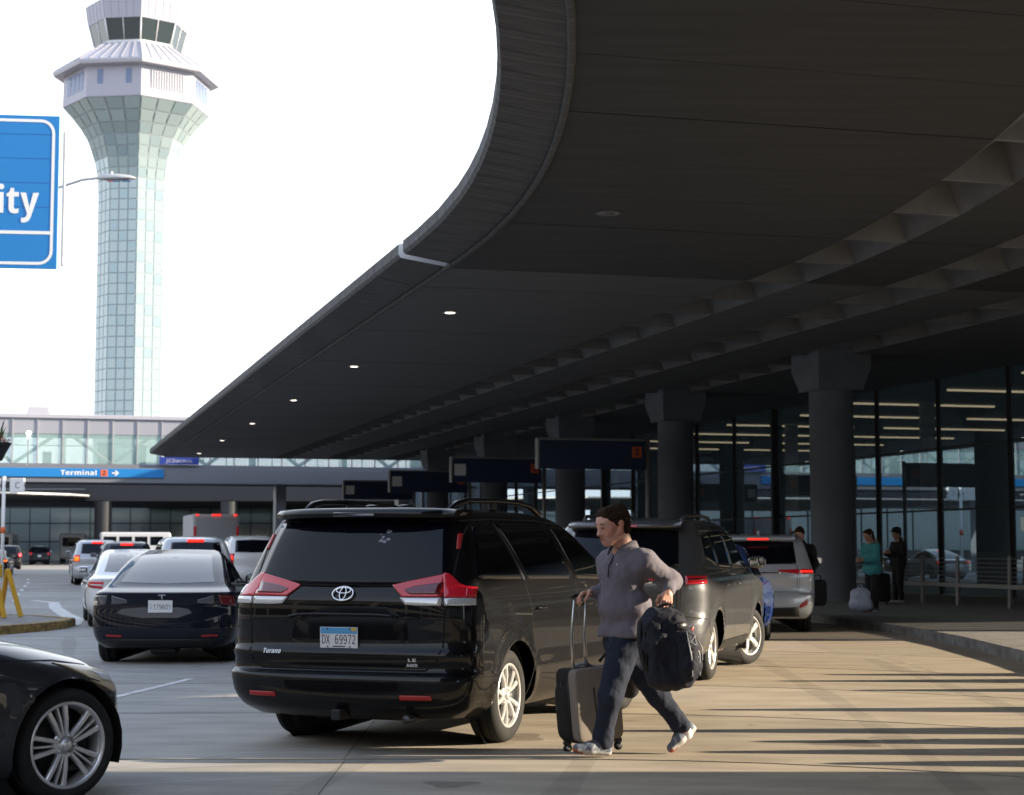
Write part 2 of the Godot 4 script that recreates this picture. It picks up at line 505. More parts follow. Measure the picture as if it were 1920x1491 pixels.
func mirror(parent: Node, c: Dictionary, s: float, y: float, paint: Material, sd: float):
	var p := side_at(c, s, y, sd)
	var st := mb(true)
	ell(st, p + Vector3(0.13 * sd, 0.06, 0), Vector3(0.115, 0.075, 0.06), Basis.IDENTITY, 10, 0.75)
	bx(st, p + Vector3(0.02 * sd, 0.0, 0), Vector3(0.12, 0.035, 0.06), Basis(Vector3.BACK, 0.25 * sd), 0.008)
	var o := part("wing_mirror", st, paint, parent)
	var g := mb(); bx(g, p + Vector3(0.13 * sd, 0.06, 0.058), Vector3(0.17, 0.105, 0.006), Basis.IDENTITY, 0.002)
	part("mirror_glass", g, M.mirror, o)
func plate_basis(c: Dictionary, x: float, y: float, off: float, front := false) -> Transform3D:
	var p := rear_at(c, x, y, off, front)
	var px := rear_at(c, x + 0.05, y, off, front) - rear_at(c, x - 0.05, y, off, front)
	var py := rear_at(c, x, y + 0.03, off, front) - rear_at(c, x, y - 0.03, off, front)
	var X := px.normalized(); var Z := X.cross(py).normalized()
	return Transform3D(Basis(X, Z.cross(X), Z), p)
func make_car(called: String, label: String, cat: String, c: Dictionary, at: Vector3, heading: float, group := "") -> Node3D:
	# heading: degrees to the right of straight ahead from the camera
	var o := thing(called, label, cat, Transform3D(Basis(Vector3.UP, -deg_to_rad(heading)), at), group)
	var b := mb(true); var u := mb()
	car_body(b, u, c)
	part("body", b, M[c.paint], o); part("underbody", u, M.black_plastic, o)
	for i in c.wheels.size():
		var w: Array = c.wheels[i]
		for sd in [-1, 1]:
			wheel(o, c, Vector3(sd * (hermite(c.lv, w[1])[2] - c.get("tyre_w", 0.23) / 2 - 0.012), c.tyre, -w[0]), sd, c.get("steer", 0.0) if i == 1 else 0.0)
	for k in c.get("glass", []):   # [name, how, lower line, upper line]
		for sd in ([-1, 1] if k[1] in ["side", "corner", "nose"] else [1]):
			var st := mb(true)
			patch(st, c, k[1], k[2], k[3], k[4] if k.size() > 4 else 0.007, k[5] if k.size() > 5 else 14, 10, sd)
			part(k[0], st, M[k[6] if k.size() > 6 else "car_glass"], o)
	for k in c.get("seams", []):
		for sd in ([-1, 1] if k[0] != "rear" else [1]): strip(o, c, "panel_gap", k[0], k[1], k[2] if k.size() > 2 else 0.007, 0.0014, sd, M.gap)
	if c.has("mirror"):
		for sd in [-1, 1]: mirror(o, c, c.mirror[0], c.mirror[1], M[c.paint], sd)
	return o
func lamp_pair(o: Node, c: Dictionary, called: String, how: String, lo: Array, hi: Array, m: Material, off := 0.012, nu := 10, nv := 6):
	for sd in [-1, 1]:
		var st := mb(true)
		if how == "rear":
			var l := []; var h := []
			for p in lo: l.append([p[0] * sd, p[1]])
			for p in hi: h.append([p[0] * sd, p[1]])
			patch(st, c, how, l, h, off, nu, nv)
		else: patch(st, c, how, lo, hi, off, nu, nv, sd)
		part(called, st, m, o)
func handle(o: Node, c: Dictionary, s: float, y: float, m: Material):
	for sd in [-1, 1]:
		var st := mb(true)
		var p := side_at(c, s, y, sd, 0.022)
		tube(st, [p + Vector3(-0.03 * sd, -0.004, 0.11), p + Vector3(-0.004 * sd, 0, 0.085), p + Vector3(0, 0.0, 0.0), p + Vector3(-0.004 * sd, 0, -0.085), p + Vector3(-0.03 * sd, -0.004, -0.11)], [0.014, 0.015, 0.014, 0.015, 0.014], 8, true, 0.7)
		part("door_handle", st, m, o)
func plate(o: Node, c: Dictionary, x: float, y: float, what: String, off := 0.014) -> Node3D:
	var xf := plate_basis(c, x, y, off)
	var st := mb(); bx(st, Vector3.ZERO, Vector3(0.305, 0.155, 0.006), Basis.IDENTITY, 0.002)
	var p := part("licence_plate", st, M.plate_white, o, xf)
	return p

func materials():
	mat("joint", lin(0.06, 0.055, 0.05), 0.95)
	var grain := ramp_noise(3, 0.02, grey(0.30), grey(0.72), 512, 5)
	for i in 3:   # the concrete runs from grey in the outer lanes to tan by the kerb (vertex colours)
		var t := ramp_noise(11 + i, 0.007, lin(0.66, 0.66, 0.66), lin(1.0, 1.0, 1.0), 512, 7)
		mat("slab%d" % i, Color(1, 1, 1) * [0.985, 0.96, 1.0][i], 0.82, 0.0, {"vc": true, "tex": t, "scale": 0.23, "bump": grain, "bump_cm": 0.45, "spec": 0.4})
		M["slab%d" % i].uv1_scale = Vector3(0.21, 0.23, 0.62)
	mat("tyre_mark", lin(0.10, 0.095, 0.09, 0.10), 0.8)
	mat("oil_stain", lin(0.04, 0.038, 0.035, 0.22), 0.5)
	mat("pale_streak", lin(0.55, 0.54, 0.52, 0.22), 0.8)
	mat("far_road", lin(0.30, 0.285, 0.265), 0.85, 0.0, {"tex": ramp_noise(15, 0.008, grey(0.80), grey(1.0), 512, 6), "scale": 0.06})
	mat("ground", lin(0.25, 0.24, 0.22), 0.9)
	mat("walk", lin(0.25, 0.24, 0.225), 0.85, 0.0, {"tex": ramp_noise(17, 0.01, grey(0.78), grey(1.0), 512, 5), "scale": 0.3})
	mat("curb", lin(0.30, 0.285, 0.26), 0.85, 0.0, {"tex": ramp_noise(18, 0.02, grey(0.6), grey(1.0), 256, 5), "scale": 0.5})
	mat("yellow_curb", lin(0.50, 0.33, 0.10), 0.8, 0.0, {"tex": ramp_noise(19, 0.02, grey(0.45), grey(1.0), 256, 5), "scale": 0.8})
	mat("road_paint", lin(0.80, 0.80, 0.79), 0.7, 0.0, {"tex": ramp_noise(20, 0.03, grey(0.7), grey(1.0), 256, 5), "scale": 0.6})
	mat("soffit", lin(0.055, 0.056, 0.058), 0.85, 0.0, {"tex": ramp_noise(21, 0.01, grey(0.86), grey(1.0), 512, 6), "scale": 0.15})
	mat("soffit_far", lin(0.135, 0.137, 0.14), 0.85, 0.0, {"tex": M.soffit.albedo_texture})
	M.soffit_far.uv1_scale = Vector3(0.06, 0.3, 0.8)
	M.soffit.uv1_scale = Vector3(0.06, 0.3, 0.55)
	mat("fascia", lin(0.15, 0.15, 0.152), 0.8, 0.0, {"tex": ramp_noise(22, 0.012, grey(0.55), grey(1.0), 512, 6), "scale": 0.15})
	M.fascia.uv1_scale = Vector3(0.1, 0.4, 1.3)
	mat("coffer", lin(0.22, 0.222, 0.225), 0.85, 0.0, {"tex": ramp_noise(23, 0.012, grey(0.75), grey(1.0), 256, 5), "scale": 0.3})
	mat("column", lin(0.18, 0.20, 0.23), 0.7, 0.0, {"tex": ramp_noise(24, 0.012, grey(0.85), grey(1.0), 256, 5), "scale": 0.3})
	mat("roof_top", lin(0.35, 0.35, 0.35), 0.9)
	mat("mullion", lin(0.03, 0.03, 0.032), 0.45, 0.3)
	mat("post_metal", lin(0.26, 0.25, 0.24), 0.5, 0.3)
	mat("facade_glass", Color(0.55, 0.66, 0.72, 0.30), 0.0, 0.62)
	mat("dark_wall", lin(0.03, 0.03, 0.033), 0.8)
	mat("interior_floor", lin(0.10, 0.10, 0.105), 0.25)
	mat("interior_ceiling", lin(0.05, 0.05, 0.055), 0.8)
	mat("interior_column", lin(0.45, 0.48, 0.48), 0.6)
	mat("counter", lin(0.30, 0.27, 0.22), 0.6)
	mat("tube_light", Color(1, 0.97, 0.88), 0.5, 0.0, {"emit": Color(1, 0.94, 0.78), "energy": 0.42})
	mat("down_light", Color(1, 1, 1), 0.5, 0.0, {"emit": Color(1, 0.96, 0.88), "energy": 2.0})
	mat("black_plastic", lin(0.012, 0.012, 0.013), 0.6)
	mat("gap", lin(0.002, 0.002, 0.002), 0.9)
	mat("rubber", lin(0.018, 0.018, 0.018), 0.85, 0.0, {"tex": ramp_noise(30, 0.03, grey(0.6), grey(1.0), 128, 4), "scale": 2.0})
	mat("brake", lin(0.05, 0.05, 0.05), 0.6, 0.5)
	mat("alloy", lin(0.62, 0.62, 0.62), 0.28, 0.55)
	mat("alloy_bright", lin(0.66, 0.66, 0.67), 0.26, 0.65)
	mat("alloy_grey", lin(0.40, 0.40, 0.41), 0.25, 0.75)
	mat("dark_metal", lin(0.08, 0.08, 0.08), 0.4, 0.7)
	mat("chrome", lin(0.75, 0.76, 0.78), 0.08, 1.0)
	mat("mirror", lin(0.55, 0.58, 0.6), 0.02, 1.0)
	mat("car_glass", lin(0.003, 0.004, 0.007), 0.02, 0.0, {"spec": 0.38})
	mat("sky_glass", lin(0.02, 0.022, 0.026), 0.03, 0.0, {"spec": 0.75, "coat": 0.3})
	mat("tint_glass", Color(0.02, 0.03, 0.04, 0.72), 0.02)
	mat("black_paint", lin(0.004, 0.004, 0.005), 0.4, 0.0, {"coat": 0.6, "spec": 0.2})
	mat("midnight_paint", lin(0.006, 0.008, 0.016), 0.35, 0.0, {"coat": 0.7, "spec": 0.2})
	mat("graphite_paint", lin(0.028, 0.029, 0.034), 0.36, 0.3, {"coat": 0.8, "spec": 0.3})
	mat("brown_grey_paint", lin(0.075, 0.077, 0.082), 0.42, 0.4, {"coat": 1.0})
	mat("silver_paint", lin(0.46, 0.48, 0.51), 0.35, 0.25, {"coat": 1.0})
	mat("white_paint", lin(0.72, 0.73, 0.75), 0.35, 0.0, {"coat": 1.0})
	mat("blue_paint", lin(0.02, 0.07, 0.32), 0.3, 0.2, {"coat": 1.0})
	mat("red_lens", lin(0.62, 0.014, 0.03), 0.12, 0.0, {"coat": 1.0})
	mat("dark_red_lens", lin(0.13, 0.006, 0.01), 0.15, 0.0, {"coat": 1.0})
	mat("clear_lens", lin(0.62, 0.63, 0.64), 0.12, 0.35, {"coat": 1.0})
	mat("smoke_lens", lin(0.10, 0.10, 0.115), 0.12, 0.3, {"coat": 1.0})
	mat("amber_lens", lin(0.72, 0.62, 0.44), 0.35, 0.0, {"coat": 0.4})
	mat("brake_glow", Color(1, 0.25, 0.2), 0.3, 0.0, {"emit": Color(1, 0.13, 0.08), "energy": 0.9})
	mat("amber_glow", Color(1, 0.5, 0.1), 0.3, 0.0, {"emit": Color(1, 0.38, 0.05), "energy": 0.8})
	mat("reflector", lin(0.38, 0.02, 0.02), 0.3)
	mat("plate_white", lin(0.70, 0.71, 0.72), 0.5)
	mat("plate_blue", lin(0.10, 0.34, 0.62), 0.5)
	mat("plate_yellow", lin(0.62, 0.42, 0.06), 0.5)
	mat("plate_ink", lin(0.05, 0.015, 0.02), 0.6)
	mat("dark_ink", lin(0.03, 0.03, 0.035), 0.6)
	mat("badge_white", lin(0.75, 0.75, 0.76), 0.3, 0.2)
	mat("sign_blue", lin(0.006, 0.19, 0.52), 0.5)
	mat("deep_blue", lin(0.012, 0.035, 0.26), 0.5)
	mat("sign_navy", lin(0.020, 0.032, 0.09), 0.5)
	mat("sign_white", lin(0.78, 0.78, 0.78), 0.5)
	mat("sign_orange", lin(0.70, 0.13, 0.03), 0.5)
	mat("galvanised", lin(0.48, 0.49, 0.50), 0.5, 0.3)
	mat("white_panel", lin(0.62, 0.63, 0.66), 0.5)
	mat("cool_panel", lin(0.30, 0.31, 0.36), 0.5)
	mat("bridge_glass", Color(0.80, 0.93, 0.92, 0.22), 0.02, 0.15)
	mat("bridge_steel", lin(0.34, 0.34, 0.37), 0.5)
	mat("beam_grey", lin(0.17, 0.18, 0.21), 0.5)
	mat("tower_pane", lin(0.31, 0.39, 0.41), 0.12, 0.25)
	mat("tower_pane_dark", lin(0.27, 0.355, 0.385), 0.12, 0.3)
	mat("tower_frame", lin(0.22, 0.26, 0.28), 0.5)
	mat("tower_glass", lin(0.02, 0.035, 0.04), 0.03, 0.0, {"spec": 0.8})
	mat("tower_blue", lin(0.12, 0.17, 0.30), 0.3)
	mat("lavender", lin(0.34, 0.34, 0.41), 0.45)
	mat("pale_roof", lin(0.40, 0.40, 0.45), 0.45)
	mat("barricade_yellow", lin(0.62, 0.34, 0.02), 0.5)
	mat("far_glass", lin(0.17, 0.21, 0.22), 0.06, 0.3)
	mat("far_dark", lin(0.022, 0.024, 0.03), 0.7)
	mat("garage", lin(0.13, 0.13, 0.13), 0.85)
	mat("truck_white", lin(0.42, 0.43, 0.46), 0.5)
	mat("leaf", lin(0.05, 0.09, 0.03), 0.6, 0.0, {"back": lin(0.03, 0.06, 0.02)})
	mat("flower_red", lin(0.40, 0.02, 0.04), 0.6)
	mat("steel", lin(0.5, 0.5, 0.5), 0.25, 0.8)
	mat("grip", lin(0.01, 0.01, 0.011), 0.5)

func setup():
	var cam := Camera3D.new(); cam.name = "camera"
	cam.position = Vector3(0, 1.46, 0); cam.rotation.x = deg_to_rad(4.85)
	cam.keep_aspect = Camera3D.KEEP_HEIGHT; cam.fov = 2.0 * rad_to_deg(atan(745.5 / 3348.0)); cam.near = 0.1; cam.far = 3000.0
	var at := CameraAttributesPractical.new(); cam.attributes = at
	var ca := CameraAttributesPhysical.new()
	ca.frustum_focal_length = 62.0; ca.frustum_focus_distance = 13.6; ca.exposure_aperture = 4.5; ca.frustum_near = 0.1; ca.frustum_far = 3000.0
	cam.attributes = ca
	add_child(cam); cam.fov = 2.0 * rad_to_deg(atan(745.5 / 3348.0)); cam.current = true
	var we := WorldEnvironment.new(); we.name = "environment"
	var env := Environment.new()
	env.background_mode = Environment.BG_SKY
	var sky := Sky.new(); var ps := ProceduralSkyMaterial.new()
	ps.sky_top_color = lin(0.21, 0.29, 0.46); ps.sky_horizon_color = lin(0.93, 0.97, 1.0); ps.sky_curve = 0.55
	ps.ground_bottom_color = lin(0.22, 0.22, 0.22); ps.ground_horizon_color = lin(0.5, 0.52, 0.55)
	ps.sky_energy_multiplier = 1.0; ps.sun_angle_max = 20.0
	sky.sky_material = ps; env.sky = sky
	env.background_energy_multiplier = 0.90
	env.tonemap_mode = Environment.TONE_MAPPER_LINEAR; env.tonemap_exposure = 2.6
	env.sdfgi_enabled = true; env.ssao_enabled = true; env.ssil_enabled = true
	we.environment = env; add_child(we)
	var sun := DirectionalLight3D.new(); sun.name = "sun"
	sun.light_energy = 1.6; sun.light_color = Color(1.0, 0.93, 0.82); sun.light_angular_distance = 0.5; sun.shadow_enabled = true
	var el := deg_to_rad(16.5)
	sun.basis = Basis.looking_at(-Vector3(cos(el), sin(el), 0.0), Vector3.UP)
	add_child(sun)

# ---------- the roadway: concrete slabs between joints that bend with the kerb
func joint_line(j: int, x: float) -> float:   # distance ahead of the camera of joint j at x metres to the right
	var base := 12.62 + 3.5 * (j - 2)
	return base - 0.105 * pow(clampf(x - 0.2, 0.0, 8.0), 2.0) * clampf(1.0 - (base - 12.0) / 40.0, 0.0, 1.0)
func lane_x(l: int, zc: float) -> float: return [-19.0, -9.6, -1.15, 5.8, 13.0][l] - 0.0046 * (zc - 12.0) * (zc - 12.0)
func roadway():
	var g := mb()
	quad(g, Vector3(-2500, -0.06, 2500), Vector3(2500, -0.06, 2500), Vector3(2500, -0.06, -2500), Vector3(-2500, -0.06, -2500))
	setting(part("ground", g, M.ground, self))
	var road := Node3D.new(); add("road", self, road); setting(road)
	var b := mb()
	quad(b, V(-30, -0.007, -12), V(30, -0.007, -12), V(30, -0.007, 62), V(-30, -0.007, 62))
	part("joint_bed", b, M.joint, road)
	for j in range(-4, 16):
		for l in range(0, 4):
			var st := mb()
			var top := []
			for e in 2:
				var row := PackedVector3Array()
				for i in 13:
					var zm := 12.62 + 3.5 * (j - 2 + 0.5)
					var x := lerpf(lane_x(l, zm) + 0.003, lane_x(l + 1, zm) - 0.003, i / 12.0)
					row.append(V(x, 0.0, joint_line(j + e, x) + (0.03 if e == 0 else -0.03)))
				top.append(row)
			for e in 3:
				var a: PackedVector3Array = top[0] if e < 2 else top[1]
				var b3: PackedVector3Array = top[1] if e == 0 else a
				for i in 12:
					var q := [a[i], a[i + 1], b3[i + 1], b3[i]]
					if e > 0:
						for k in ([0, 1] if e == 1 else [2, 3]): q[k] -= Vector3(0, 0.006, 0)
					for k in [0, 2, 1, 0, 3, 2]:
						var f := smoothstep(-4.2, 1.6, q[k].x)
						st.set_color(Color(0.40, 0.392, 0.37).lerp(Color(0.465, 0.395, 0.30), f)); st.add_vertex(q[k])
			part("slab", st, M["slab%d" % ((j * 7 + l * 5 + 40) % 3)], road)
	var far := mb()
	var rows := []
	for e in [[61.4, -140.0, 40.0], [420.0, -240.0, 60.0]]:
		rows.append(PackedVector3Array([V(e[1], -0.004, e[0]), V(e[2], -0.004, e[0])]))
	grid(far, rows)
	quad(far, V(-140, -0.006, -12), V(-20, -0.006, -12), V(-20, -0.006, 61.4), V(-140, -0.006, 61.4))
	part("far_pavement", far, M.far_road, road)
	# painted lines
	var mk := mb()
	for k in [[V(-3.93, 0.004, 17.75), V(-3.62, 0.004, 20.3), 0.10]]:
		var o := Vector3(k[2] * 0.5, 0, 0)
		quad(mk, k[0] - o, k[0] + o, k[1] + o, k[1] - o)
	setting(part("lane_dash", mk, M.road_paint, self))
	for k in [[-0.35, 52.0], [-0.3, 58.5], [-0.2, 65.0], [-0.1, 72.0], [0.0, 79.0], [0.0, 87.0], [4.2, 30.0], [4.25, 42.0]]:
		var d := mb()
		quad(d, R(k[0] - 0.06, 0.005, k[1]), R(k[0] + 0.06, 0.005, k[1]), R(k[0] + 0.06, 0.005, k[1] + 2.6), R(k[0] - 0.06, 0.005, k[1] + 2.6))
		setting(part("lane_dash", d, M.road_paint, self))
	var c := mb()
	var pts := []
	for k in [[-13.6, 51.0], [-12.5, 49.0], [-11.3, 44.5], [-10.0, 40.2], [-9.05, 37.3], [-8.55, 34.8], [-8.5, 32.6]]: pts.append(Vector2(k[0], k[1]))
	var l := PackedVector3Array(); var r := PackedVector3Array()
	for i in pts.size():
		var d: Vector2 = (pts[mini(i + 1, pts.size() - 1)] - pts[maxi(i - 1, 0)]).normalized()
		var w := 0.13 + 0.09 * i / pts.size()
		l.append(V(pts[i].x + d.y * w, 0.005, pts[i].y - d.x * w)); r.append(V(pts[i].x - d.y * w, 0.005, pts[i].y + d.x * w))
	grid(c, [l, r])
	setting(part("island_outline", c, M.road_paint, self))
	# wear: tyre marks, drips, cracks; also pale tapered streaks
	rng.seed = 21
	for k in [[-1.5, 9.0, 0.10, 22.0, 0.2], [0.1, 9.5, 0.10, 22.0, 0.2], [2.6, 9.0, 0.05, 24.0, 0.22], [4.1, 9.0, 0.05, 24.0, 0.22], [-4.6, 11.0, -0.22, 30.0, 0.2], [-3.1, 11.0, -0.22, 30.0, 0.2]]:
		var tm := mb(); var a := PackedVector3Array(); var b2 := PackedVector3Array()
		for i in 24:
			var t := i / 23.0
			var z: float = lerpf(k[1], k[3], t); var x: float = k[0] + k[2] * (z - k[1]) + 0.12 * sin(t * 4.0)
			var w: float = k[4] * (0.5 + 0.1 * sin(t * 23.0))
			a.append(V(x - w, 0.0025, z)); b2.append(V(x + w, 0.0025, z))
		grid(tm, [a, b2], true)
		setting(part("tyre_mark", tm, M.tyre_mark, self))
	for k in [[-3.4, 11.4, -2.0, 13.0, -1.1, 13.6], [-4.0, 11.3, -2.2, 12.3, -0.9, 12.5], [-2.9, 10.9, -2.2, 11.4, -1.5, 11.6]]:
		var sc := mb(); var a := PackedVector3Array(); var b2 := PackedVector3Array()
		for i in 15:
			var t := i / 14.0
			var p := Vector2(k[0], k[1]).lerp(Vector2(k[2], k[3]), t).lerp(Vector2(k[2], k[3]).lerp(Vector2(k[4], k[5]), t), t)
			var w := 0.05 * sin(t * PI) + 0.004
			a.append(V(p.x, 0.003, p.y - w)); b2.append(V(p.x, 0.003, p.y + w))
		grid(sc, [a, b2])
		setting(part("pale_streak_strip", sc, M.pale_streak, self))
	for i in 46:
		var c0 := Vector2(rng.randf_range(-4.5, 6.5), rng.randf_range(11.2, 26.0)); var r0 := rng.randf_range(0.02, 0.09) if i < 38 else rng.randf_range(0.15, 0.32)
		var os := mb(); var ph := rng.randf() * 6.0
		for j in 14:
			var a0 := TAU * j / 14.0; var a1 := TAU * (j + 1) / 14.0
			var q0 := r0 * (1.0 + 0.3 * sin(a0 * 3.0 + ph)); var q1 := r0 * (1.0 + 0.3 * sin(a1 * 3.0 + ph))
			tri(os, V(c0.x, 0.0035, c0.y), V(c0.x + cos(a0) * q0, 0.0035, c0.y + sin(a0) * q0), V(c0.x + cos(a1) * q1, 0.0035, c0.y + sin(a1) * q1))
		setting(part("oil_drip", os, M.oil_stain, self))

func ribbon_walk(inner: Array, outer: Array, y: float, st: SurfaceTool):
	var a := PackedVector3Array(); var b := PackedVector3Array()
	for i in inner.size():
		a.append(V(inner[i].x, y, inner[i].y)); b.append(V(outer[i].x, y, outer[i].y))
	grid(st, [a, b], true)
func sidewalk():
	var k := PackedVector2Array()   # kerb line: x, distance ahead
	for p in [[0.0, -3.0], [2.6, 4.0], [4.4, 9.5], [5.45, 14.0], [6.2, 18.5], [6.59, 23.2], [6.75, 27.1], [6.68, 30.4], [6.4, 33.75], [5.93, 37.0]]: k.append(Vector2(p[0], p[1]))
	for D in range(38, 107, 8):
		var q := R(15.4, 0, D); k.append(Vector2(q.x, -q.z))
	var walk := Node3D.new(); add("sidewalk", self, walk); setting(walk)
	var st := mb(); var inn := []; var out := []; var top_in := []; var far := []
	for i in k.size():
		var t: Vector2 = (k[mini(i + 1, k.size() - 1)] - k[maxi(i - 1, 0)]).normalized()
		var o := Vector2(t.y, -t.x)
		inn.append(k[i]); top_in.append(k[i] + o * 0.03); out.append(k[i] + o * 0.2); far.append(k[i] + o * 30.0)
	# kerb stones in lengths, with joints
	for i in k.size() - 1:
		var n := int(ceil((k[i + 1] - k[i]).length() / 3.1))
		for j in n:
			var ks := mb(); var rows := []
			for e in [float(j) / n, float(j + 1) / n]:
				var g := 0.006 * (1.0 if e == float(j) / n else -1.0) / (k[i + 1] - k[i]).length()
				var a: Vector2 = inn[i].lerp(inn[i + 1], e + g); var b: Vector2 = top_in[i].lerp(top_in[i + 1], e + g); var c: Vector2 = out[i].lerp(out[i + 1], e + g)
				rows.append(PackedVector3Array([V(a.x, -0.03, a.y), V(a.x, 0.12, a.y), V(b.x, 0.15, b.y), V(c.x, 0.15, c.y), V(c.x, -0.03, c.y)]))
			grid(ks, rows, true)
			part("kerb_stone", ks, M.curb, walk)
	var i0 := []; var i1 := []
	for i in k.size():
		i0.append(out[i] + (out[i] - inn[i]).normalized() * 0.012); i1.append(far[i])
	ribbon_walk(i0, i1, 0.148, st)
	part("paving", st, M.walk, walk)

# ---------- the terminal canopy: a flat soffit, three rows of coffers, a tilted fascia and columns
const CY := 6.4
func canopy():
	var c := thing("terminal_canopy", "dark concrete canopy sweeping over the kerbside road with coffered soffit and round columns", "canopy")
	var ds := []
	var d := -30.0
	while d < 97.6:
		ds.append(d); d += 1.908 if d > 24.0 else 1.2
	ds.append(97.6)
	for i in ds.size():
		if absf(ds[i] - 30.1) < 0.96: ds[i] = 30.1
	ds.insert(ds.find(30.1) + 1, 30.5)
	var bands := [[7.0, 12.72], [13.85, 15.5], [16.9, 18.75], [20.1, 26.7]]
	var bay := 2.29
	# soffit boards across the canopy, one per strip, with a shadow gap
	var n0 := 24.75 - 5.725 - bay * 21.0
	for i in 57:
		var a := n0 + bay * i
		var b := minf(a + bay, 97.6)
		for w in bands.size():
			if w > 0 and i % 2 == 1: continue
			var st := mb()
			var e := b if w == 0 else minf(b + bay, 97.6)
			if a >= e : continue
			var rows := []
			var ns := 3 if w == 0 else 5
			var drop := 0.006 * (i % 3)
			for s in ns + 1:
				var D := lerpf(a + 0.012, e - 0.012, float(s) / ns)
				var row := PackedVector3Array()
				for t in 5: row.append(RB(lerpf(bands[w][0], bands[w][1], t / 4.0), CY + drop * 0.5, D))
				rows.append(row)
			grid(st, rows, true)
			for s in [0, ns]:
				var up := PackedVector3Array()
				for p in rows[s]: up.append(p + Vector3(0, 0.04, 0))
				grid(st, [up, rows[s]], s == 0)
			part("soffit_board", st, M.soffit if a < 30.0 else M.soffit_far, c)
	# coffers: upturned pyramids between the bands
	for w in 3:
		var x0: float = bands[w][1]; var x1: float = bands[w + 1][0]
		for i in 57:
			var a := n0 + bay * i
			var b := minf(a + bay, 97.6)
			if a >= 97.0: continue
			var st := mb()
			var m := 0.05
			var q := [RB(x0, CY, a + m), RB(x1, CY, a + m), RB(x1, CY, b - m), RB(x0, CY, b - m)]
			var top := RB(lerpf(x0, x1, 0.75), CY + 0.58, lerpf(a, b, 0.92))
			for k in 4: tri(st, q[(k + 1) % 4], q[k], top)
			quad(st, RB(x0, CY, a - m), q[0], q[1], RB(x1, CY, a - m))
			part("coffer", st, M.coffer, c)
	# fascia strips, lip, top
	var seg := 0
	for i in ds.size() - 1:
		var a: float = ds[i]; var b: float = ds[i + 1]
		var ga := 0.012 if a > 30.0 else 0.002; var gb := ga
		if a == 30.1: continue   # the open joint
		var st := mb()
		var rows := []
		for D in [a + ga, b - gb]: rows.append(PackedVector3Array([RB(6.98, CY + 0.03, D), RB(6.2, CY + 0.16, D), RB(6.16, CY + 0.22, D), RB(6.16, CY + 0.40, D), RB(6.5, CY + 0.5, D)]))
		grid(st, rows)
		part("fascia_panel", st, M.fascia, c)
	var lip := mb(true); var lp := []
	for i in ds.size(): lp.append(RB(7.0, CY - 0.005, ds[i]))
	tube(lip, lp, 0.045, 6)
	part("drip_edge", lip, M.fascia, c)
	var slab := mb(); var rr := []
	var inner := []; var near := []; var far := []; var side := []
	for D in ds:
		rr.append(PackedVector3Array([RB(6.45, CY + 0.46, D), RB(7.08, CY + 0.7, D)]))
		inner.append(PackedVector3Array([RB(6.3, CY + 0.35, D), RB(7.06, CY + 0.12, D)]))
		side.append(PackedVector3Array([RB(7.06, CY + 0.02, D), RB(7.08, CY + 0.7, D)]))
		if D < 23.2: 
			var ex := 26.8 + 2.8 * smoothstep(12.0, 14.0, D)  # unseen outer edge widened here to shade the left of the road
			near.append(PackedVector3Array([RB(7.08, CY + 0.7, D), RB(9.0, CY + 1.3, D), RB(ex, CY + 1.8, D), RB(ex, CY - 0.02, D), RB(26.5, CY + 0.05, D)]))
		if D > 21.5: far.append(PackedVector3Array([RB(7.08, CY + 0.7, D), RB(9.0, CY + 1.3, D), RB(27.0, CY + 2.0, D)]))
	for i in ds.size() - 1:
		if ds[i] != 30.1:
			grid(slab, [rr[i], rr[i + 1]]); grid(slab, [inner[i], inner[i + 1]], true)
	grid(slab, side); grid(slab, near); grid(slab, far)
	var jw := mb()
	quad(jw, RB(7.045, CY + 0.0, 30.08), RB(7.045, CY + 0.0, 30.52), RB(7.045, CY + 0.7, 30.52), RB(7.045, CY + 0.7, 30.08))
	var je := [RB(7.03, CY + 0.03, 30.49), RB(6.2, CY + 0.16, 30.49), RB(6.16, CY + 0.22, 30.49), RB(6.16, CY + 0.40, 30.49), RB(6.45, CY + 0.46, 30.49), RB(7.03, CY + 0.7, 30.49)]
	for i in range(1, 5): tri(jw, je[0], je[i + 1], je[i])
	part("skylit_joint_face", jw, M.white_panel, c)  # white stands for skylight on the panel end inside the gap
	for D in [97.6]:
		var e := PackedVector3Array([RB(6.45, CY + 0.46, D), RB(9.0, CY + 1.3, D), RB(27.0, CY + 2.0, D)]); var f := PackedVector3Array([RB(6.98, CY - 0.02, D), RB(10.0, CY - 0.02, D), RB(27.0, CY - 0.02, D)])
		grid(slab, [f, e], D > 0)
	part("roof_slab", slab, M.roof_top, c)
	# columns with splayed heads
	var cm: Mesh; var hm: Mesh
	var cs := mb(true); lathe(cs, [[0.62, 0.14], [0.62, 0.25], [0.565, 0.27], [0.565, 5.5]], 36); cm = made(cs)
	var hs := mb()
	var rows := []
	for t in [[0.62, 0.62, 5.5], [0.62, 0.62, 5.56], [0.72, 0.84, 6.05], [0.72, 0.84, CY + 0.5]]:
		rows.append(PackedVector3Array([Vector3(-t[0], t[2], t[1]), Vector3(t[0], t[2], t[1]), Vector3(t[0], t[2], -t[1]), Vector3(-t[0], t[2], -t[1])]))
	grid(hs, rows, false, true)
	quad(hs, rows[0][3], rows[0][2], rows[0][1], rows[0][0])
	hm = made(hs)
	for D in [8.05, 42.1, 53.6, 65.1, 76.6, 88.1]:
		var X := 19.87
		var o := share("column", cm, M.column, c, Transform3D(road_basis(), RB(X, 0, D)))
		share("capital", hm, M.column, o)
	# recessed lights along the road side of the soffit
	var ring := mb(true); lathe(ring, [[0.11, 0.0], [0.15, -0.012], [0.17, -0.012], [0.18, 0.0]], 24); var rm := made(ring)
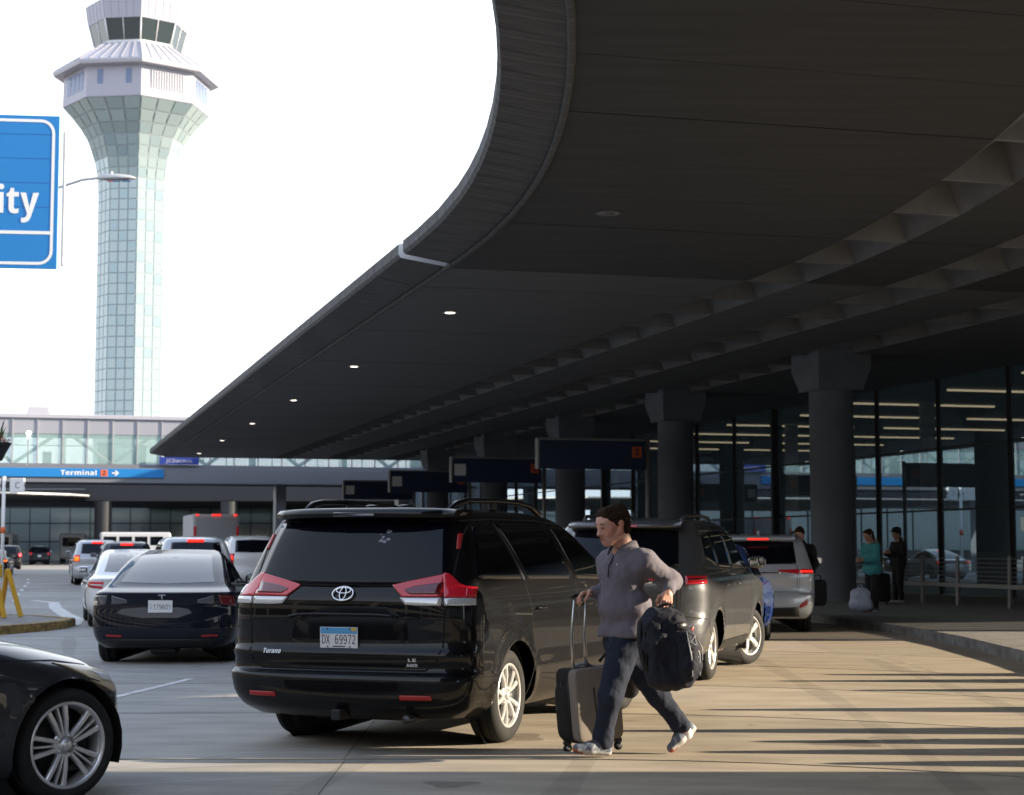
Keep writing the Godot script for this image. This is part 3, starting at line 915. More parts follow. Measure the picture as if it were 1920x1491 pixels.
	var glow := mb(true); lathe(glow, [[0.11, 0.0], [0.09, -0.012], [0.0, -0.016]], 24); var gm := made(glow)
	for i in 8:
		var D := 13.3 + 11.45 * i
		var lit := i >= 2
		var o := thing("canopy_light", "%s round light in the canopy soffit, %s" % ["lit" if lit else "unlit", ["out of view above the near road", "the nearest one, dark, above the bend", "nearest the joint in the fascia", "second of the lit row from the fascia joint", "third of the lit row from the fascia joint", "fourth of the lit row from the fascia joint", "fifth of the lit row, small and far", "farthest, close to the footbridge"][i]], "ceiling light", Transform3D(Basis.IDENTITY, RB(8.42, CY - 0.002, D)), "recessed lights in the canopy soffit")
		share("trim_ring", rm, M.post_metal if lit else M.coffer, o); share("lens", gm, M.down_light if lit else M.smoke_lens, o)
		if lit:
			var l := SpotLight3D.new(); l.name = "lamp"; l.position = Vector3(0, -0.05, 0); l.rotation.x = -PI / 2; l.spot_angle = 60.0
			l.light_energy = 1.2; l.light_color = Color(1, 0.95, 0.85); l.light_size = 0.1; l.spot_range = 40.0; l.spot_attenuation = 2.0; l.shadow_enabled = true
			o.add_child(l)

# ---------- the terminal behind the pavement: glass wall, dark hall, lines of ceiling lights
const GX := 25.5
func terminal():
	var t := thing("terminal_building", "terminal with a tall dark reflecting glass wall beyond the columns and railing", "building")
	var h := 6.45
	var d0 := 23.4
	var w := 3.9
	var n := 25
	for i in n:
		var a := d0 + w * i
		for k in [[0.18, 2.55], [2.61, 4.35], [4.41, h]]:
			var g := mb()
			var x := GX
			quad(g, R(x, k[0], a + w - 0.03), R(x, k[0], a + 0.03), R(x, k[1], a + 0.03), R(x, k[1], a + w - 0.03))
			part("glass_pane", g, M.facade_glass, t)
	for i in n + 1:
		var b := mb()
		var thick := 0.30 if i % 5 == 4 else 0.05
		bx(b, R(GX - 0.02, h * 0.5 + 0.07, d0 + w * i), Vector3(0.16 if thick < 0.1 else 0.4, h - 0.14, thick * 0.6), road_basis(), 0.01)
		part("mullion", b, M.mullion, t)
	for y in [0.165, 2.58, 4.38]:
		var b := mb()
		bx(b, R(GX + 0.01, y, d0 + w * n * 0.5), Vector3(0.08, 0.05, w * n), road_basis())
		part("transom", b, M.mullion, t)
	# hall
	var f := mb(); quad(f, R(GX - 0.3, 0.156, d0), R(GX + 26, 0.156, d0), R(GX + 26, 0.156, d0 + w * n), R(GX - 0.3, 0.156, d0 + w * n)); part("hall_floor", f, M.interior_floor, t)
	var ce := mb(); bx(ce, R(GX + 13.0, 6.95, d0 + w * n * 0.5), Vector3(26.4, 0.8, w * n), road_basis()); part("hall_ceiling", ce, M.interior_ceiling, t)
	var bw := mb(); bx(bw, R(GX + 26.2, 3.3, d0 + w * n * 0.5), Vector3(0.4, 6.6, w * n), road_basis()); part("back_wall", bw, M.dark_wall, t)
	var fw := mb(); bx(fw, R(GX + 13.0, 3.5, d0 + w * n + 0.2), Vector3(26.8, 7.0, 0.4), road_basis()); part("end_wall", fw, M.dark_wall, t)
	var ew := mb(); var p0 := R(GX, 0, d0)
	bx(ew, Vector3(p0.x + 20.0, 5.2, -28.95), Vector3(40.3, 10.4, 0.5)); part("end_wall", ew, M.garage, t)
	var up := mb(); bx(up, R(GX + 13.0, 9.5, d0 + w * n * 0.5 + 3.0), Vector3(26.4, 4.2, w * n - 6.0), road_basis()); part("upper_storey", up, M.garage, t)
	for i in 6:
		var cs := mb(true); lathe(cs, [[0.27, 0.16], [0.27, 6.5]], 20, Transform3D(Basis.IDENTITY, R(GX + 4.5, 0, 33.0 + 11.45 * i)))
		part("hall_column", cs, M.interior_column, t)
	for i in 5:
		var b := mb()
		bx(b, R(GX + 9.0, 0.75, 36.0 + 11.0 * i), Vector3(6.0, 1.2, 0.8), road_basis(), 0.03); part("check_in_desk", b, M.counter, t)
	var bar := mb(); bx(bar, Vector3.ZERO, Vector3(5.6, 0.06, 0.14), Basis.IDENTITY, 0.01); var bmesh := made(bar)
	for i in 10:
		for j in 2:
			var D := 34.0 + 5.6 * i
			var xx := GX + 4.6 + 7.0 * j + (0.0 if i % 2 == 0 else 0.7)
			var o := thing("hall_light", "%s strip light on the dark hall ceiling behind the glass, row %s" % [["pale", "warm"][j], ["nearest the road end", "two", "three", "four", "five", "six", "seven", "eight", "nine", "ten", "eleven", "twelve", "thirteen", "fourteen", "fifteen", "sixteen", "farthest"][i]], "strip light", Transform3D(road_basis(), R(xx, 6.48, D)), "strip lights in the terminal hall")
			share("tube", bmesh, M.tube_light, o)
			if i % 4 == 1:
				var l := AreaLight3D.new(); l.name = "lamp"; l.position = Vector3(0, -0.06, 0); l.rotation.x = -PI / 2
				l.area_size = Vector2(5.6, 0.14); l.light_energy = 0.8; l.light_color = Color(1, 0.94, 0.8); l.area_range = 30.0; l.shadow_enabled = true
				o.add_child(l)

func railing():
	var r := thing("railing", "low grey railing with tapered posts and thin cables along the glass wall", "railing")
	var x := 21.0
	var k := 0
	var D := 31.5
	while D < 50.0:
		var st := mb()
		prism(st, PackedVector2Array([Vector2(-0.09, 0.15), Vector2(0.09, 0.15), Vector2(0.035, 1.3), Vector2(-0.035, 1.3)]), -0.03, 0.03, Transform3D(road_basis(0.7), R(x, 0, D)))
		part("post", st, M.post_metal, r)
		D += 2.3 if k % 2 == 0 else 1.7
		k += 1
	for y in [0.62]:
		var b := mb(); bx(b, R(x - 0.02, y, 40.5), Vector3(0.07, 0.1, 18.4), road_basis(), 0.01); part("bottom_rail", b, M.post_metal, r)
	for i in 6:
		var b := mb(true); tube(b, [R(x, 0.74 + 0.1 * i, 31.4), R(x, 0.74 + 0.1 * i, 49.6)], 0.008, 6); part("cable", b, M.post_metal, r)

func hanging_sign(D: float, label: String, digit: bool, square: bool):
	var x0 := 14.75; var x1 := 18.1
	var o := thing("overhead_sign", label, "sign", Transform3D(road_basis(), R((x0 + x1) * 0.5, 0, D)), "overhead signs under the canopy")
	var w := x1 - x0
	var st := mb(); bx(st, Vector3(0, 4.3, 0), Vector3(w, 0.86, 0.24), Basis.IDENTITY, 0.015); part("panel", st, M.sign_navy, o)
	var fr := mb()
	bx(fr, Vector3(0, 4.765, 0), Vector3(w + 0.1, 0.07, 0.3), Basis.IDENTITY, 0.01); bx(fr, Vector3(-w / 2 - 0.035, 4.32, 0), Vector3(0.07, 0.92, 0.3), Basis.IDENTITY, 0.01)
	part("frame", fr, M.post_metal, o)
	var ps := mb(true)
	for x in [w / 2 + 0.12]: tube(ps, [Vector3(x, 0.14, 0), Vector3(x, 4.85, 0)], 0.075, 12)
	part("post", ps, M.post_metal, o)
	if square:
		var q := mb(); bx(q, Vector3(-w / 2 + 0.27, 4.32, 0.13), Vector3(0.42, 0.42, 0.02), Basis.IDENTITY, 0.004); part("white_square", q, M.sign_white, o)
	if digit:
		var q := mb(); bx(q, Vector3(w / 2 - 0.27, 4.4, 0.13), Vector3(0.3, 0.34, 0.02), Basis.IDENTITY, 0.004)
		var p := part("orange_square", q, M.sign_orange, o)
		text(p, "2", 0.2, Transform3D(Basis.IDENTITY, Vector3(w / 2 - 0.27, 4.4, 0.143)), M.sign_navy)
func kerb_signs():
	hanging_sign(51.6, "nearest navy sign under the canopy with an orange numbered square at its right end", true, false)
	hanging_sign(63.0, "second navy sign under the canopy with a white square, behind the van roof rail", true, true)
	hanging_sign(74.5, "third navy sign with a white square low over the back of the van roof", true, true)
	hanging_sign(86.0, "farthest small navy sign in the dark under the canopy", true, true)
	var o := thing("door_sign", "small grey door sign with two white bars and a white letter A", "sign", Transform3D(road_basis(), R(20.5, 0, 80.0)))
	var b := mb(); bx(b, Vector3(0, 4.25, 0), Vector3(0.8, 1.0, 0.15), Basis.IDENTITY, 0.01); part("panel", b, M.sign_navy, o)
	var w := mb(); bx(w, Vector3(0, 4.62, 0.08), Vector3(0.62, 0.1, 0.02)); bx(w, Vector3(0, 4.46, 0.08), Vector3(0.62, 0.07, 0.02)); part("white_bars", w, M.sign_white, o)
	text(o, "A", 0.42, Transform3D(Basis.IDENTITY, Vector3(0, 4.07, 0.085)), M.sign_white)
	var p := mb(true); tube(p, [Vector3(0, 4.7, -0.02), Vector3(0, CY + 0.05, -0.02)], 0.04, 8); part("hanger", p, M.post_metal, o)

# ---------- the glazed footbridge across the road
func footbridge():
	var o := thing("footbridge", "pale glazed footbridge crossing the road with diagonal braces inside its glass", "bridge", Transform3D(road_basis(), R(0, 0, 103.0)))
	var x0 := 1.72 - 1.365 * 35.0; var x1 := 27.0; var L := x1 - x0; var cx := (x0 + x1) * 0.5
	var dep := 4.2
	var rf := mb(); bx(rf, Vector3(cx, 8.86, -dep / 2), Vector3(L, 0.24, dep + 0.3), Basis.IDENTITY, 0.03); part("roof", rf, M.pale_roof, o)
	var fl := mb(); bx(fl, Vector3(cx, 6.12, -dep / 2), Vector3(L, 0.22, dep + 0.1), Basis.IDENTITY, 0.02); part("deck", fl, M.beam_grey, o)
	var bm := mb()
	for z in [0.0, -dep]: bx(bm, Vector3(cx, 5.59, z), Vector3(L, 0.84, 0.4), Basis.IDENTITY, 0.02)
	part("beam", bm, M.beam_grey, o)
	var so := mb(); bx(so, Vector3(cx, 5.5, -dep / 2), Vector3(L, 0.3, dep - 0.5)); part("soffit", so, M.far_dark, o)
	var pw := 1.365
	var n := int(L / pw)
	for side in 2:
		var z := 0.0 if side == 0 else -dep
		for i in n:
			var a := x0 + pw * i
			var g := mb()
			bx(g, Vector3(a + pw / 2, 7.05, z), Vector3(pw - 0.06, 1.62, 0.02)); part("glass_pane", g, M.bridge_glass, o)
			var s := mb()
			bx(s, Vector3(a + pw / 2, 8.31, z), Vector3(pw - 0.05, 0.86, 0.03), Basis.IDENTITY, 0.005); part("spandrel_panel", s, M.cool_panel if side == 0 else M.white_panel, o)
		for i in n + 1:
			var m := mb(); bx(m, Vector3(x0 + pw * i, 7.48, z + 0.02), Vector3(0.055, 2.5, 0.1)); part("mullion", m, M.bridge_steel, o)
	var p := 2.66
	for i in range(0, 27):
		var x := 1.75 - p * 17.0 + p * i
		var up := i % 2 == 0   # here the braces meet at the bottom
		if not up:
			var k := mb(); bx(k, Vector3(x, 7.4, -0.35), Vector3(0.3, 2.7, 0.24)); part("truss_post", k, M.bridge_steel, o)
		var dg := mb(true)
		tube(dg, [Vector3(x, 6.25 if up else 8.15, -0.35), Vector3(x + p, 8.15 if up else 6.25, -0.35)], 0.10, 8); part("truss_diagonal", dg, M.bridge_steel, o)
	for k in [[0.9, 0.5, 0.75], [4.2, 1.0, 1.3], [6.1, 0.7, 1.2], [-3.2, 0.8, 0.9]]:
		var u := mb(); bx(u, Vector3(k[0], 6.24 + k[2] / 2, -2.2), Vector3(k[1], k[2], 0.4), Basis.IDENTITY, 0.02); part("advert_stand", u, M.cool_panel, o)
	var rail := mb(); bx(rail, Vector3(cx, 7.25, -0.5), Vector3(L, 0.06, 0.06)); part("handrail", rail, M.bridge_steel, o)
	var ac := mb(); prism(ac, PackedVector2Array([Vector2(-0.36, 8.98), Vector2(1.05, 8.98), Vector2(0.88, 9.5), Vector2(-0.18, 9.5)]), -2.6, -1.4); part("roof_vent", ac, M.pale_roof, o)
	for x in [14.2, 21.5, -9.0, -30.0]:
		var c := mb(); bx(c, Vector3(x, 2.6, -dep / 2), Vector3(0.6, 5.2, 1.2), Basis.IDENTITY, 0.03); part("pier", c, M.beam_grey, o)
	# blue direction sign fixed to the beam
	var s := thing("terminal_sign", "long bright blue sign reading Terminal with an orange square and arrow on the footbridge", "sign", Transform3D(road_basis(), R(-6.0, 5.71, 103.0) + road_basis() * Vector3(0, 0, 0.25)))
	var sb := mb(); bx(sb, Vector3.ZERO, Vector3(26.6, 0.5, 0.08), Basis.IDENTITY, 0.01); part("panel", sb, M.sign_blue, s)
	text(s, "Terminal", 0.27, Transform3D(Basis.IDENTITY, Vector3(8.62, 0.0, 0.045)), M.sign_white, "lettering", 1.95)
	var q := mb(); bx(q, Vector3(10.0, 0, 0.045), Vector3(0.38, 0.38, 0.015), Basis.IDENTITY, 0.005)
	var qp := part("orange_square", q, M.sign_orange, s)
	text(qp, "2", 0.25, Transform3D(Basis.IDENTITY, Vector3(10.0, 0, 0.058)), M.sign_navy)
	var ar := mb(); prism(ar, PackedVector2Array([Vector2(-0.2, -0.035), Vector2(0.05, -0.035), Vector2(-0.06, -0.15), Vector2(0.02, -0.15), Vector2(0.2, 0), Vector2(0.02, 0.15), Vector2(-0.06, 0.15), Vector2(0.05, 0.035), Vector2(-0.2, 0.035)]), 0.042, 0.056, Transform3D(Basis.IDENTITY, Vector3(10.62, 0, 0)))
	part("arrow", ar, M.sign_white, s)
	var j := thing("advert_sign", "small dark blue advertiser sign with pale lettering at the canopy tip", "sign", Transform3D(road_basis(), R(8.15, 6.44, 103.0) + road_basis() * Vector3(0, 0, 0.3)))
	var jb := mb(); bx(jb, Vector3.ZERO, Vector3(2.2, 0.42, 0.1), Basis.IDENTITY, 0.01); part("panel", jb, M.deep_blue, j)
	text(j, "JCDecaux", 0.2, Transform3D(Basis.IDENTITY, Vector3(0, 0, 0.055)), M.cool_panel, "lettering", 1.5)
	# lamp on a thin post in front of the bridge
	var lp := thing("globe_lamp", "thin post with a small bright globe lamp in front of the footbridge glass", "lamp", Transform3D(Basis.IDENTITY, road_basis() * Vector3(0, 0, -1.9) + R(0.28, 0, 100.7)))
	var po := mb(true); tube(po, [Vector3(0, 6.0, 1.6), Vector3(0, 7.65, 1.6)], 0.03, 8); tube(po, [Vector3(0, 6.02, 1.6), Vector3(0, 6.02, 2.1)], 0.03, 8); part("post", po, M.beam_grey, lp)
	var gl := mb(true); ell(gl, Vector3(0, 7.78, 1.6), Vector3.ONE * 0.13); part("globe", gl, M.down_light, lp)
	var ol := OmniLight3D.new(); ol.name = "lamp"; ol.position = Vector3(0, 7.78, 1.6); ol.light_energy = 0.1; ol.light_size = 0.12; ol.omni_range = 30.0; ol.omni_attenuation = 2.0; ol.shadow_enabled = true; lp.add_child(ol)

# ---------- the control tower
func control_tower():
	var o := thing("control_tower", "tall flared glass airport control tower with octagonal cab and lavender panels", "tower", Transform3D(Basis.IDENTITY, V(-52.6, 0, 246.0)))
	var k := 245.0 / 3348.0
	var pr := []   # height, circumradius
	for p in [[0.0, 5.08], [50.0, 5.08], [52.7, 5.2], [55.3, 5.7], [57.9, 6.6], [59.8, 7.75], [61.2, 8.9], [62.4, 10.05]]: pr.append(p)
	var rad := func(y: float) -> float:
		for i in pr.size() - 1:
			if y <= pr[i + 1][0]: return lerpf(pr[i][1], pr[i + 1][1], smoothstep(0.0, 1.0, (y - pr[i][0]) / (pr[i + 1][0] - pr[i][0])) * 0.15 + 0.85 * (y - pr[i][0]) / (pr[i + 1][0] - pr[i][0]))
		return pr[-1][1]
	var vtx := func(i: float, r: float, y: float) -> Vector3:   # i: corner number, fractions lie on the face between corners
		var a0 := deg_to_rad(-75.0 + 45.0 * floor(i)); var a1 := deg_to_rad(-75.0 + 45.0 * (floor(i) + 1.0))
		var p := Vector3(sin(a0), 0, cos(a0)).lerp(Vector3(sin(a1), 0, cos(a1)), i - floor(i)) * r
		return Vector3(p.x, y, p.z)
	var core := mb(); var rows := []
	for y in [0.0, 20.0, 40.0, 50.0, 51.6, 53.0, 54.6, 56.0, 57.2, 58.2, 59.1, 60.0, 60.9, 61.7, 62.4]:
		var row := PackedVector3Array()
		for i in 8: row.append(vtx.call(float(i), rad.call(y) - 0.05, y))
		rows.append(row)
	grid(core, rows, false, true)
	part("shaft", core, M.tower_frame, o)
	var ph := 1.46
	var rest := mb()
	var made_n := 0
	for r in 42:
		var y1 := 62.35 - ph * r; var y0 := y1 - ph + 0.12
		for f in 8:
			for c in 3:
				var st := mb() if f < 4 and made_n < 296 and y1 > 16.0 else rest
				var a := f + c / 3.0 + 0.018; var b := f + (c + 1) / 3.0 - 0.018
				if c == 2: b = f + 0.9999 - 0.017
				quad(st, vtx.call(a, rad.call(y0), y0), vtx.call(b, rad.call(y0), y0), vtx.call(b, rad.call(y1 - 0.0), y1), vtx.call(a, rad.call(y1), y1))
				if st != rest:
					part("glass_panel", st, M.tower_pane if (r * 7 + f * 3 + c * 5) % 4 else M.tower_pane_dark, o); made_n += 1
	part("glass_panels", rest, M.tower_pane, o).set_meta("kind", "stuff")
	var ring := func(st: SurfaceTool, list: Array):
		var rr := []
		for p in list:
			var row := PackedVector3Array()
			for i in 8: row.append(vtx.call(float(i), p[1], p[0]))
			rr.append(row)
		grid(st, rr, false, true)
	var band := mb(); ring.call(band, [[62.4, 10.05], [62.5, 10.1], [66.7, 10.0]]); part("service_floor", band, M.lavender, o)
	# service floor windows per face
	for f in 8:
		var st := mb()
		var slots := [[0.2, 0.3], [0.72, 0.82]] if f == 1 or f == 5 else [[0.2, 0.34], [0.38, 0.52], [0.56, 0.7], [0.74, 0.86]]
		if f == 2 or f == 6: slots = [[0.2, 0.8]]
		for s in slots:
			for e in (1 if f in [2, 6] else 1):
				quad(st, vtx.call(f + s[0], 10.1, 63.6 if f != 1 else 64.2), vtx.call(f + s[1], 10.1, 63.6 if f != 1 else 64.2), vtx.call(f + s[1], 10.08, 66.2), vtx.call(f + s[0], 10.08, 66.2))
		part("service_window", st, M.tower_blue if not f in [2, 6] else M.cool_panel, o)
		if f in [2, 6]:
			var lv := mb()
			for i in 13: bx(lv, vtx.call(f + 0.2 + 0.05 * i, 10.13, 64.9), Vector3(0.09, 2.5, 0.09), Basis(Vector3.UP, deg_to_rad(-75.0 + 45.0 * f + 22.5)))
			part("louvre", lv, M.lavender, o)
	var roof := mb(); ring.call(roof, [[66.7, 10.0], [66.75, 11.4], [67.15, 11.55], [67.35, 11.5], [70.9, 6.25]]); part("skirt_roof", roof, M.pale_roof, o)
	for f in 8:
		for c in 6:
			var st := mb(true); tube(st, [vtx.call(f + c / 6.0, 11.5, 67.4), vtx.call(f + c / 6.0, 6.3, 70.92)], 0.05, 5, false); part("roof_seam", st, M.lavender, o)
	var sill := mb(); ring.call(sill, [[70.9, 6.25], [71.0, 5.9], [71.3, 5.95]]); part("cab_sill", sill, M.white_panel, o)
	for f in 8:
		for c in 2:
			var st := mb()
			quad(st, vtx.call(f + c * 0.5 + 0.03, 5.95, 71.3), vtx.call(f + c * 0.5 + 0.47, 5.95, 71.3), vtx.call(f + c * 0.5 + 0.47, 6.75, 74.2), vtx.call(f + c * 0.5 + 0.03, 6.75, 74.2))
			part("cab_window", st, M.tower_glass, o)
			var fr := mb(true); tube(fr, [vtx.call(f + c * 0.5, 5.98, 71.3), vtx.call(f + c * 0.5, 6.78, 74.2)], 0.11 if c == 0 else 0.07, 6); part("cab_post", fr, M.white_panel, o)
	var para := mb(); ring.call(para, [[74.2, 6.6], [74.2, 6.85], [76.9, 7.25], [77.0, 7.1], [77.0, 0.2]]); part("parapet", para, M.lavender, o)
	for f in 8:
		for c in 5:
			var st := mb(true); tube(st, [vtx.call(f + c / 5.0, 6.88, 74.3), vtx.call(f + c / 5.0, 7.26, 76.85)], 0.035, 4, false); part("parapet_joint", st, M.cool_panel, o)
	var pent := mb(); ring.call(pent, [[77.0, 3.2], [78.3, 3.0], [78.4, 0.2]]); part("penthouse", pent, M.lavender, o)
	var rl := mb(true)
	for i in 16: tube(rl, [vtx.call(i * 0.5, 6.9, 77.0), vtx.call(i * 0.5, 6.9, 78.0)], 0.03, 5)
	for y in [77.5, 78.0]:
		for i in 8: tube(rl, [vtx.call(float(i), 6.9, y), vtx.call(fmod(i + 1.0, 8.0), 6.9, y)], 0.025, 5)
	part("roof_railing", rl, M.white_panel, o)
	var be := mb(true); ell(be, Vector3(0.3, 79.0, 0), Vector3(0.55, 0.6, 0.55)); part("beacon", be, M.sign_orange, o)
	var an := mb(true)
	for p in [[-2.4, 80.2], [2.1, 80.8], [1.2, 79.8]]: tube(an, [Vector3(p[0], 78.3, 0), Vector3(p[0], p[1], 0)], 0.06, 5)
	part("antenna", an, M.cool_panel, o)

# ---------- what closes the view at the end of the road, and the parking structure across it
func far_buildings():
	var t := thing("far_terminal", "distant low terminal with dark curved canopy at the end of the road", "building")
	# canopy: white-edged curve from the left, then dark slab to the right
	var st := mb(); var rows := []
	var crv := [[-90.0, 146.0], [-70.0, 150.0], [-52.0, 156.0], [-44.0, 159.0], [-40.5, 164.0], [-39.5, 168.0]]
	for i in crv.size():
		var p: Array = crv[i]
		rows.append(PackedVector3Array([V(p[0], 6.4, p[1]), V(p[0], 6.3, p[1]), V(p[0] + 3, 5.9, p[1] + 34.0)]))
	grid(st, rows, true)
	part("canopy_soffit", st, M.far_dark, t)
	var ed := mb()
	for i in crv.size() - 1:
		var a := V(crv[i][0], 6.45, crv[i][1] - 0.05); var b := V(crv[i + 1][0], 6.45, crv[i + 1][1] - 0.05)
		quad(ed, a + Vector3(0, -0.06, 0), b + Vector3(0, -0.06, 0), b + Vector3(0, 0.07, 0), a + Vector3(0, 0.07, 0))
	part("canopy_edge", ed, M.galvanised, t)
	var sl := mb(); bx(sl, V(0.0, 7.2, 187.5), Vector3(80.0, 2.5, 40.0)); part("canopy_slab", sl, M.far_dark, t)
	# facade
	var w := 2.2
	for i in 40:
		var x := -66.0 + w * i
		for k in [[0.1, 2.2], [2.3, 4.2], [4.3, 5.9]]:
			var g := mb(); bx(g, V(x + w / 2, (k[0] + k[1]) / 2, 196.0), Vector3(w - 0.1, k[1] - k[0], 0.05)); part("glass_pane", g, M.far_glass, t)
	var wl := mb(); bx(wl, V(-22.0, 3.1, 197.0), Vector3(90.0, 6.2, 0.4)); part("wall", wl, M.far_dark, t)
	var lw := mb(); bx(lw, V(-115.0, 5.0, 190.0), Vector3(90.0, 10.0, 0.4)); part("wall", lw, M.far_dark, t)  # out-of-view wall, added to fill the sky gap in terminal glass reflections
	for i in 20:
		var g := mb(); bx(g, V(-156.0 + 4.4 * i, 4.0, 189.7), Vector3(4.1, 5.4, 0.1)); part("glass_pane", g, M.far_glass, t)
	var ww := thing("added_low_block", "added unseen low dark block on the sunny side, darkening car reflections", "building", Transform3D(Basis.IDENTITY, V(52, 0, -15)))  # unseen building, added to put dark reflections in the van flank
	var wgb := mb(); bx(wgb, Vector3(0, 3.6, 0), Vector3(12, 7.2, 88)); part("wall", wgb, M.far_dark, ww)
	for i in 22:
		var g := mb(); bx(g, Vector3(-6.05, 3.2, -42 + 4.0 * i), Vector3(0.1, 4.6, 3.7)); part("glass_pane", g, M.far_glass, ww)
	for x in [-51.0, -38.4, -26.6, -10.0, 4.0]:
		var c := mb(true); lathe(c, [[0.8, 0.0], [0.8, 5.9]], 20, Transform3D(Basis.IDENTITY, V(x, 0, 168.0))); part("column", c, M.far_dark, t)
	var h := thing("far_block", "low dark building with pale horizontal bands seen under the footbridge", "building", Transform3D(Basis.IDENTITY, V(-68.0, 0, 262.0)))
	var hb := mb(); bx(hb, Vector3(0, 6.0, 0), Vector3(34, 12.0, 12)); part("wall", hb, M.far_dark, h)
	for i in 3:
		var s := mb(); bx(s, Vector3(0, 8.2 + 0.9 * i, 6.05), Vector3(34, 0.14, 0.1)); part("band", s, M.beam_grey, h)
	var g := thing("parking_garage", "long dark open-sided parking garage across the road from the terminal", "building", Transform3D(road_basis(), R(-44, 0, -20)))
	for i in 6:
		var y := 3.1 * i
		var d := mb(); bx(d, Vector3(0, y + 0.55 if i > 0 else 0.4, 0), Vector3(22, 1.2 if i > 0 else 0.8, 320)); part("parapet", d, M.garage, g)
	for i in 40:
		var c := mb(); bx(c, Vector3(10.6, 8.0, -156 + 8.0 * i), Vector3(0.6, 16.0, 0.8)); part("column", c, M.garage, g)
	var bk := mb(); bx(bk, Vector3(-6, 8.0, 0), Vector3(0.4, 16.0, 318)); part("rear_wall", bk, M.far_dark, g)
	var h2 := thing("added_dark_block", "added unseen dark block behind the near end of the road, darkening reflections", "building", Transform3D(road_basis(-0.3), R(-10, 0, -110)))  # unseen block, added so the van tailgate reflects dark instead of sky
	var hw := mb(); bx(hw, Vector3(0, 14.0, 0), Vector3(90, 28.0, 14)); part("wall", hw, M.far_dark, h2)
	for i in 7:
		var wb := mb(); bx(wb, Vector3(0, 4.0 + 3.6 * i, -7.05), Vector3(86, 1.5, 0.1)); part("window_band", wb, M.far_glass, h2)

